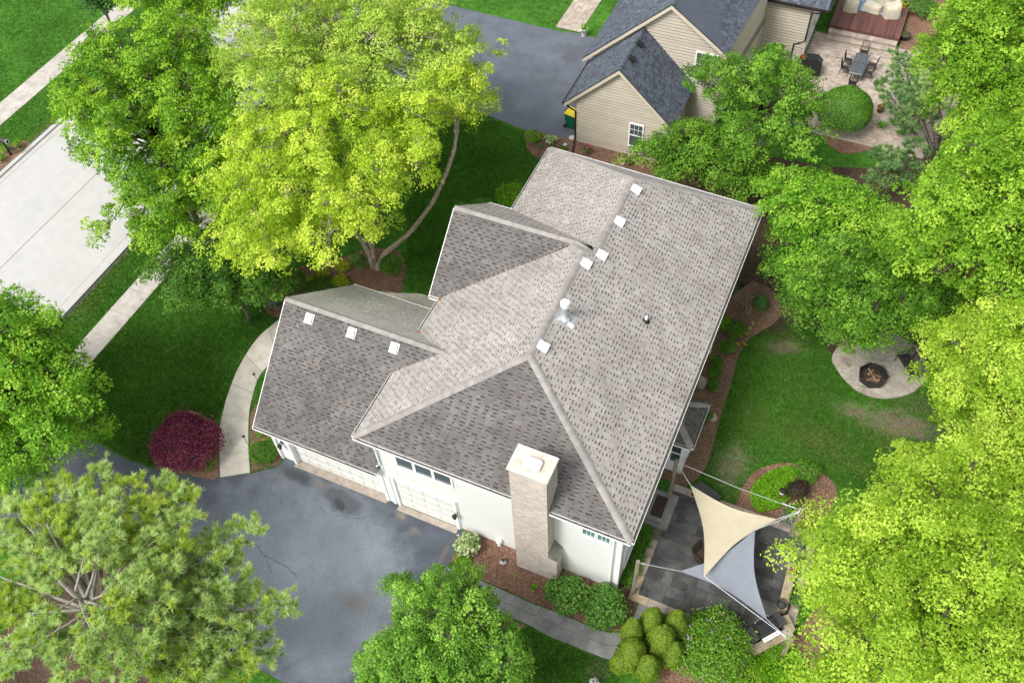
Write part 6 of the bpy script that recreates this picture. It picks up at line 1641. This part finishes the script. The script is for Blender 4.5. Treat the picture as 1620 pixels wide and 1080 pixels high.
shrub('heuchera_plant', 'bright green low plant just below the variegated hosta', 733, 887, 14, .32, 'bright', 'plant', .1, 420, stem=False)
rosette('hosta_plant', 'tiny light green hosta in the bark near the walk, right of the gnome', 845, 930, 9, .22, 'bright', 16, .4)
rosette('hosta_plant', 'seedling sized green plant in the bark between gnome and walk', 815, 911, 4, .12, 'bright', 9, .4)
shrub('viburnum_shrub', 'dark glossy shrub right of the chimney, nearer the chimney', 896, 940, 33, 1.15, 'shrub_dark', leaf=.115, dens=420, lump=.3, nlump=22)
shrub('viburnum_shrub', 'dark glossy shrub right of the chimney, nearer the house corner', 957, 961, 36, 1.25, 'shrub_dark', leaf=.115, dens=420, lump=.26, nlump=22)
shrub('viburnum_sprig', 'small light green sprig in front of the glossy shrub', 872, 930, 9, .4, 'shrub', leaf=.07, dens=500)
# golden cedar clump: rounded upright lobes, each one a shrub
cedar = [(1000, 1034, 27, 2.2), (1031, 984, 21, 2.6), (1002, 999, 21, 2.2), (1047, 1012, 25, 2.8), (1069, 991, 23, 2.6), (1026, 1056, 23, 2.0), (982, 1048, 17, 1.6), (1066, 1034, 21, 2.0)]
cw = ['front left, largest of the clump', 'tallest, at the far end of the clump', 'far left of the clump', 'middle of the clump', 'right side of the clump next to the lilac', 'front middle at the bottom edge', 'lowest, at the left edge of the clump', 'front right beside the lilac']
for (px, py, rp, h), s in zip(cedar, cw):
    shrub('golden_cedar', 'rounded golden-green cedar, ' + s, px, py, rp, h, 'cedar', leaf=.075, dens=1000, lump=.26, nlump=60, clip=True, group='golden cedar clump', up=.5, stem=False, cone=.62)
shrub('lilac_shrub', 'big bright green lilac with faded pale pink flower heads beside the patio', 1122, 1022, 60, 1.9, 'green', leaf=.095, dens=520, lump=.24, nlump=34, ry=60, flowers='lilac', fl_n=26, fl_s=.06)
shrub('spirea_shrub', 'low bright green shrub in the corner below the grill wall', 1238, 1058, 40, .8, 'bright', leaf=.075, dens=520, lump=.2, nlump=14)
shrub('spirea_shrub', 'bright green shrub at the bottom edge under the lilac', 1185, 1078, 40, .9, 'bright', leaf=.075, dens=520, lump=.2)
shrub('boxwood_shrub', 'dark green leafy plant behind the seat wall by the wire basket', 1262, 945, 20, .6, 'shrub_dark', leaf=.07, dens=500)
shrub('elder_shrub', 'whitish flowering shrub tip at the bottom edge beside the elm', 940, 1082, 10, .5, 'whitefl', leaf=.07, dens=400)
# strip of lilyturf along the east wall
x0, y0, y1 = 11.03, .75, 3.25
t = empty('lilyturf_strip', 'strip of dark arching grass leaves between the house and patio', 'grasses', (x0, 2, 0.02))
for i in range(16): rosette('', '', 0, 1000, 17, .5, 'shrub', 60, .05, root=t, off=(RG.uniform(-.16, .16), y0 + (y1 - y0) * (i + .5) / 16 - 2))
fs = [c for c in t.children]
for i, c in enumerate(fs): c.name = 'tuft' if i == 0 else 'tuft.%03d' % i
# back bed along the east wall
shrub('cone_evergreen', 'small cone shaped dark evergreen in the back bed', 1204, 478, 16, 1.25, 'conifer', leaf=.055, dens=1400, clip=True, lump=.08, stem=False, cone=.95)
for px, py, rp, h, s, m in ((1163, 520, 19, .75, 'loose green shrub below the timber stakes', 'shrub'), (1146, 512, 12, .7, 'upright green plant against the back wall', 'bright'), (1150, 549, 14, .7, 'second shrub down the back wall row', 'shrub'), (1134, 573, 13, .65, 'third shrub down the back wall row', 'shrub'), (1132, 590, 12, .6, 'fourth shrub down the back wall row', 'shrub'),
                           (1127, 610, 12, .55, 'small round shrub beside the stone planter', 'shrub'), (1120, 657, 10, .5, 'lowest green shrub beside the bay roof and boulder', 'shrub')):
    shrub('garden_shrub', s, px, py, rp, h, m, leaf=.08, dens=480, lump=.25, nlump=9, group='shrubs along the back wall')
for px, py, sl2 in ((1172, 533, 'beside the loose green shrub'), (1181, 528, 'in the middle of the seedling patch'), (1185, 520, 'just below the timber stakes'), (1178, 545, 'nearest the lawn edge'), (1190, 512, 'at the foot of the cone evergreen'), (1168, 545, 'beside the second shrub of the row')):
    rosette('perennial_seedling', 'tiny yellow-green seedling in the back bed, ' + sl2, px, py, 5, .15, 'gold', 9, .35, group='seedlings in the back bed')
# island bed
t = empty('ground_cover', 'bright green low ground cover filling the island bed', 'ground cover', (*at(1218, 772).to_2d(), .03))
gpoly = [(1186, 775), (1196, 760), (1220, 745), (1250, 738), (1265, 745), (1255, 765), (1250, 790), (1232, 805), (1200, 812), (1188, 800)]
n = 9000; q = np.stack([RG.uniform(1184, 1268, n), RG.uniform(736, 814, n)], 1); q = q[in_poly_np(q, gpoly)]
q = np.array([list(at(*p, .03)) for p in q]); q[:, 2] = RG.uniform(.06, .24, len(q)); q -= np.array([t.location.x, t.location.y, .03])
N = norm(RG.normal(0, .45, (len(q), 3)) + [0, 0, 1]); link('foliage', leaf_mesh('foliage', q, N, RG.uniform(.05, .1, len(q)), .5 + RG.normal(0, .25, len(q)) + .12 * np.sin(q[:, 0] * 7) * np.sin(q[:, 1] * 6), LM['bright']), t)['kind'] = 'stuff'
shrub('bronze_shrub', 'dark bronze leaved shrub beside the bollard light', 1262, 775, 19, .95, 'bronze', leaf=.07, dens=620)
shrub('garden_shrub', 'green shrub at the far end of the island bed', 1277, 747, 21, .7, 'shrub', leaf=.075, dens=520)
shrub('garden_shrub', 'small dark green shrub between bronze shrub and sail post', 1252, 808, 14, .5, 'shrub_dark', leaf=.07, dens=520)
shrub('silver_shrub', 'silvery green shrub at the patio side of the island bed', 1247, 822, 14, .45, 'silver', leaf=.07, dens=480)
shrub('garden_shrub', 'tiny green tuft at the foot of the bollard light', 1240, 790, 7, .28, 'bright', leaf=.06, dens=600)
# bed below the birch
shrub('boxwood_shrub', 'round dark green shrub left of the birch stems', 568, 413, 15, .75, 'shrub_dark', leaf=.065, dens=700)
shrub('boxwood_shrub', 'round bright green shrub right of the birch stems', 618, 419, 20, .85, 'shrub', leaf=.07, dens=700, lump=.14)
for px, py, rp, s in ((541, 421, 13, 'farthest golden mound left of the birch'), (511, 434, 12, 'middle golden mound left of the birch'), (540, 446, 15, 'largest golden mound at the garage ridge'), (489, 443, 7, 'smallest golden mound beside the dark shrub')):
    shrub('golden_spirea', s, px, py, rp, .5, 'gold', leaf=.075, dens=520, lump=.28, nlump=10, group='golden mounds under the birch')
shrub('boxwood_shrub', 'dark spreading shrub between the golden mounds and the garage roof', 510, 455, 30, .5, 'shrub_dark', leaf=.065, dens=560)
shrub('boxwood_shrub', 'large dark green shrub under the low maple by the garage gable', 462, 446, 26, 1.0, 'dark', leaf=.085, dens=480)
shrub('geranium_plant', 'patch of pale blue flowers at the garage gable corner', 437, 480, 11, .5, 'shrub', leaf=.06, dens=520, flowers='blue', fl_n=26, fl_s=.06)
shrub('garden_shrub', 'fresh green shrub against the front wall north of the front gable', 808, 310, 27, .95, 'bright', leaf=.1, dens=330, lump=.3)
# neighbour's beds
shrub('garden_shrub', 'bright green shrub at the tip of the bark bed by the neighbour driveway', 845, 217, 14, .55, 'bright', leaf=.075, dens=500)
rosette('hosta_plant', 'pale green hosta in the bark bed by the neighbour driveway', 871, 222, 15, .4, 'hosta', 44, .34)
for px, py, rp, s in ((856, 233, 6, 'small green plant below the pale hosta'), (873, 234, 8, 'flat green plant nearest the main roof corner'), (892, 236, 8, 'sparse green plant below the pale round stone')):
    shrub('border_plant', s, px, py, rp, .25, 'shrub', 'plant', leaf=.06, dens=400, stem=False)
shrub('rose_bush', 'dark green rose bush with pink blooms at the beige garage', 928, 238, 8, .55, 'shrub_dark', leaf=.07, dens=450, flowers='pink', fl_n=9, fl_s=.11)
shrub('rose_bush', 'second pink-flowered bush half hidden by the shrub tree', 994, 256, 6, .5, 'shrub_dark', leaf=.07, dens=450, flowers='pink', fl_n=5, fl_s=.1)
shrub('clipped_bush', 'large clipped round green bush at the edge of the paver patio', 1337, 174, 43, 2.5, 'shrub', leaf=.085, dens=800, lump=.10, nlump=60, clip=True, ry=40)
for px, py, s in ((1395, 199, 'grassy plant nearest the clipped bush'), (1415, 194, 'grassy plant in the middle of the patio bed'), (1428, 210, 'grassy plant at the right end of the patio bed'), (1440, 195, 'grassy plant farthest right by the pine')):
    rosette('daylily_plant', s, px, py, 15, .5, 'shrub', 60, .07, group='grassy plants in the patio bed')
shrub('garden_shrub', 'dark green shrub beside the deck at the top edge', 1462, 12, 26, .9, 'shrub_dark', leaf=.09, dens=420)
for px, py, rp, s in ((28, 228, 7, 'small green shrub nearest the kerb by the letterbox'), (8, 236, 10, 'green shrub at the foot of the letterbox'), (2, 250, 8, 'green shrub at the left edge by the letterbox')):
    shrub('garden_shrub', s, px, py, rp, .5, 'bright', leaf=.07, dens=420, group='shrubs round the letterbox')

# ------------------------------------------------------------------ loose ground detail
def scatter(n, x0, x1, y0, y1, keep):
    p = np.stack([RG.uniform(x0, x1, n), RG.uniform(y0, y1, n)], 1); return p[keep(p)]
def chips(name, poly, dens, z, mats, s0=.03, s1=.09):
    P = np.array([[p[0], p[1]] for p in poly]); lo, hi = P.min(0), P.max(0); n = int((hi - lo).prod() * dens)
    p = np.stack([RG.uniform(lo[0], hi[0], n), RG.uniform(lo[1], hi[1], n)], 1); p = p[in_poly_np(p, [tuple(q) for q in P])]
    C = np.column_stack([p, np.full(len(p), z) + RG.uniform(.005, .025, len(p))]); N = norm(RG.normal(0, .35, (len(p), 3)) + [0, 0, 1])
    o = link(name, leaf_mesh(name, C, N, RG.uniform(s0, s1, len(p)), RG.uniform(0, 1, len(p)), mats, .34, 0.0)); tag(o, kind='stuff'); return o
BARK = leafmat('bark_chip', (0.08, 0.046, 0.032), (0.21, 0.12, 0.082), (0.42, 0.29, 0.21), 0.0, .9)
def bed_poly(name):
    o = bpy.data.objects[name]; n = len(o.data.vertices) // 2; return [o.data.vertices[i].co.to_2d() for i in range(n)]
for b, d in (('chimney_bed', 260), ('back_bed', 200), ('island_bed', 220), ('birch_bed', 170), ('neighbour_bed', 120), ('garage_bed', 200), ('maple_bed', 160), ('patio_shrub_bed', 120), ('corner_bed', 60), ('walk_edge_bed', 160)):
    tag(chips('bark_chips', bed_poly(b), d, .03, BARK), 'loose bark chips spread over the ' + b.replace('_', ' '), 'bark chips')
STONE = leafmat('gravel_stone', (0.14, 0.10, 0.075), (0.42, 0.375, 0.32), (0.72, 0.69, 0.64), 0.0, .8)
tag(chips('gravel_stones', bed_poly('gravel_circle'), 420, .034, STONE, .02, .06), 'loose pale stones of the fire pit gravel', 'gravel')
# grass blades over the lawns in view
GL = leafmat('grass_blade', (0.038, 0.115, 0.011), (0.083, 0.215, 0.024), (0.17, 0.32, 0.055), .3)
def grass(label, poly, dens, avoid=()):
    P = np.array([[p[0], p[1]] for p in poly]); lo, hi = P.min(0), P.max(0); n = int((hi - lo).prod() * dens)
    p = np.stack([RG.uniform(lo[0], hi[0], n), RG.uniform(lo[1], hi[1], n)], 1); p = p[in_poly_np(p, [tuple(q) for q in P])]
    for (sx, sy, rx, ry) in avoid:
        d = np.sqrt(((p[:, 0] - sx) / rx) ** 2 + ((p[:, 1] - sy) / ry) ** 2); p = p[d > RG.uniform(.5, 1.15, len(p))]
    n = len(p); a = RG.uniform(0, 6.283, n); h = RG.uniform(.05, .11, n); w_ = RG.uniform(.011, .022, n)
    e = np.stack([np.cos(a), np.sin(a), np.zeros(n)], 1); o_ = np.column_stack([p, np.zeros(n)])
    tip = o_ + np.column_stack([RG.normal(0, .035, (n, 2)), h])
    V = np.stack([o_ - e * w_[:, None], o_ + e * w_[:, None], tip], 1).reshape(-1, 3)
    v = .45 + RG.normal(0, .2, n) + .16 * np.sin(p[:, 0] * .9 + 1.3 * np.sin(p[:, 1] * .7)) * np.sin(p[:, 1] * .8 + .5)
    o = link('grass', np_mesh('grass', V, np.arange(3 * n).reshape(n, 3), GL, np.clip(v, 0, 1))); tag(o, label, 'grass', kind='stuff')
front = gp([(137, 690), (205, 726), (245, 740)]) + gp([(262, 670), (300, 648), (340, 668), (347, 660), (363, 615), (380, 575), (407, 534), (440, 505), (420, 470), (300, 430)]) + [Vector((-16.8, 8)), Vector((-16.8, -2)), Vector((-14.6, -2.15))]
grass('dark green front lawn blades between pavement and curved path', front, 900)
grass('verge grass blades between the kerb and the near pavement', [(-20.0, -2), (-18.2, -2), (-18.2, 14), (-20.0, 14)], 800)
spots = [(at(x, y).x, at(x, y).y, a, b) for x, y, a, b in ((1240, 548, 1.2, .6), (1158, 735, .8, 1.4), (1425, 672, 2.2, .95), (1225, 490, 1.6, 2.0), (1195, 430, 1.6, 2.2), (1350, 650, 1, .5))]
back = gp([(1107, 756), (1122, 728), (1141, 660), (1158, 608), (1167, 573), (1182, 544), (1205, 527), (1238, 500), (1284, 500), (1301, 531), (1316, 567), (1329, 594), (1350, 616), (1374, 629), (1399, 633), (1427, 629), (1450, 620), (1500, 600), (1500, 720), (1400, 780), (1325, 770), (1300, 746), (1266, 733), (1235, 731), (1203, 739), (1181, 757), (1168, 800), (1110, 780)])
grass('back lawn blades with worn patches round the fire pit', back, 900, spots)
grass('lawn blades between the two houses', gp([(640, 330), (700, 200), (780, 190), (828, 208), (832, 236), (860, 258), (845, 300), (720, 320), (690, 470), (640, 460), (645, 410)]), 650)
grass('small lawn blades at the bottom beside the cedar clump', gp([(835, 990), (864, 1007), (904, 1023), (941, 1038), (975, 1046), (980, 1100), (830, 1100), (800, 1010)]), 900)
grass('far lawn blades beyond the street', [(-50, 10), (-35.9, 10), (-35.9, 40), (-50, 40)], 160)
grass('verge grass blades beyond the street', [(-34.2, 12), (-31.2, 12), (-31.2, 30), (-34.2, 30)], 300)
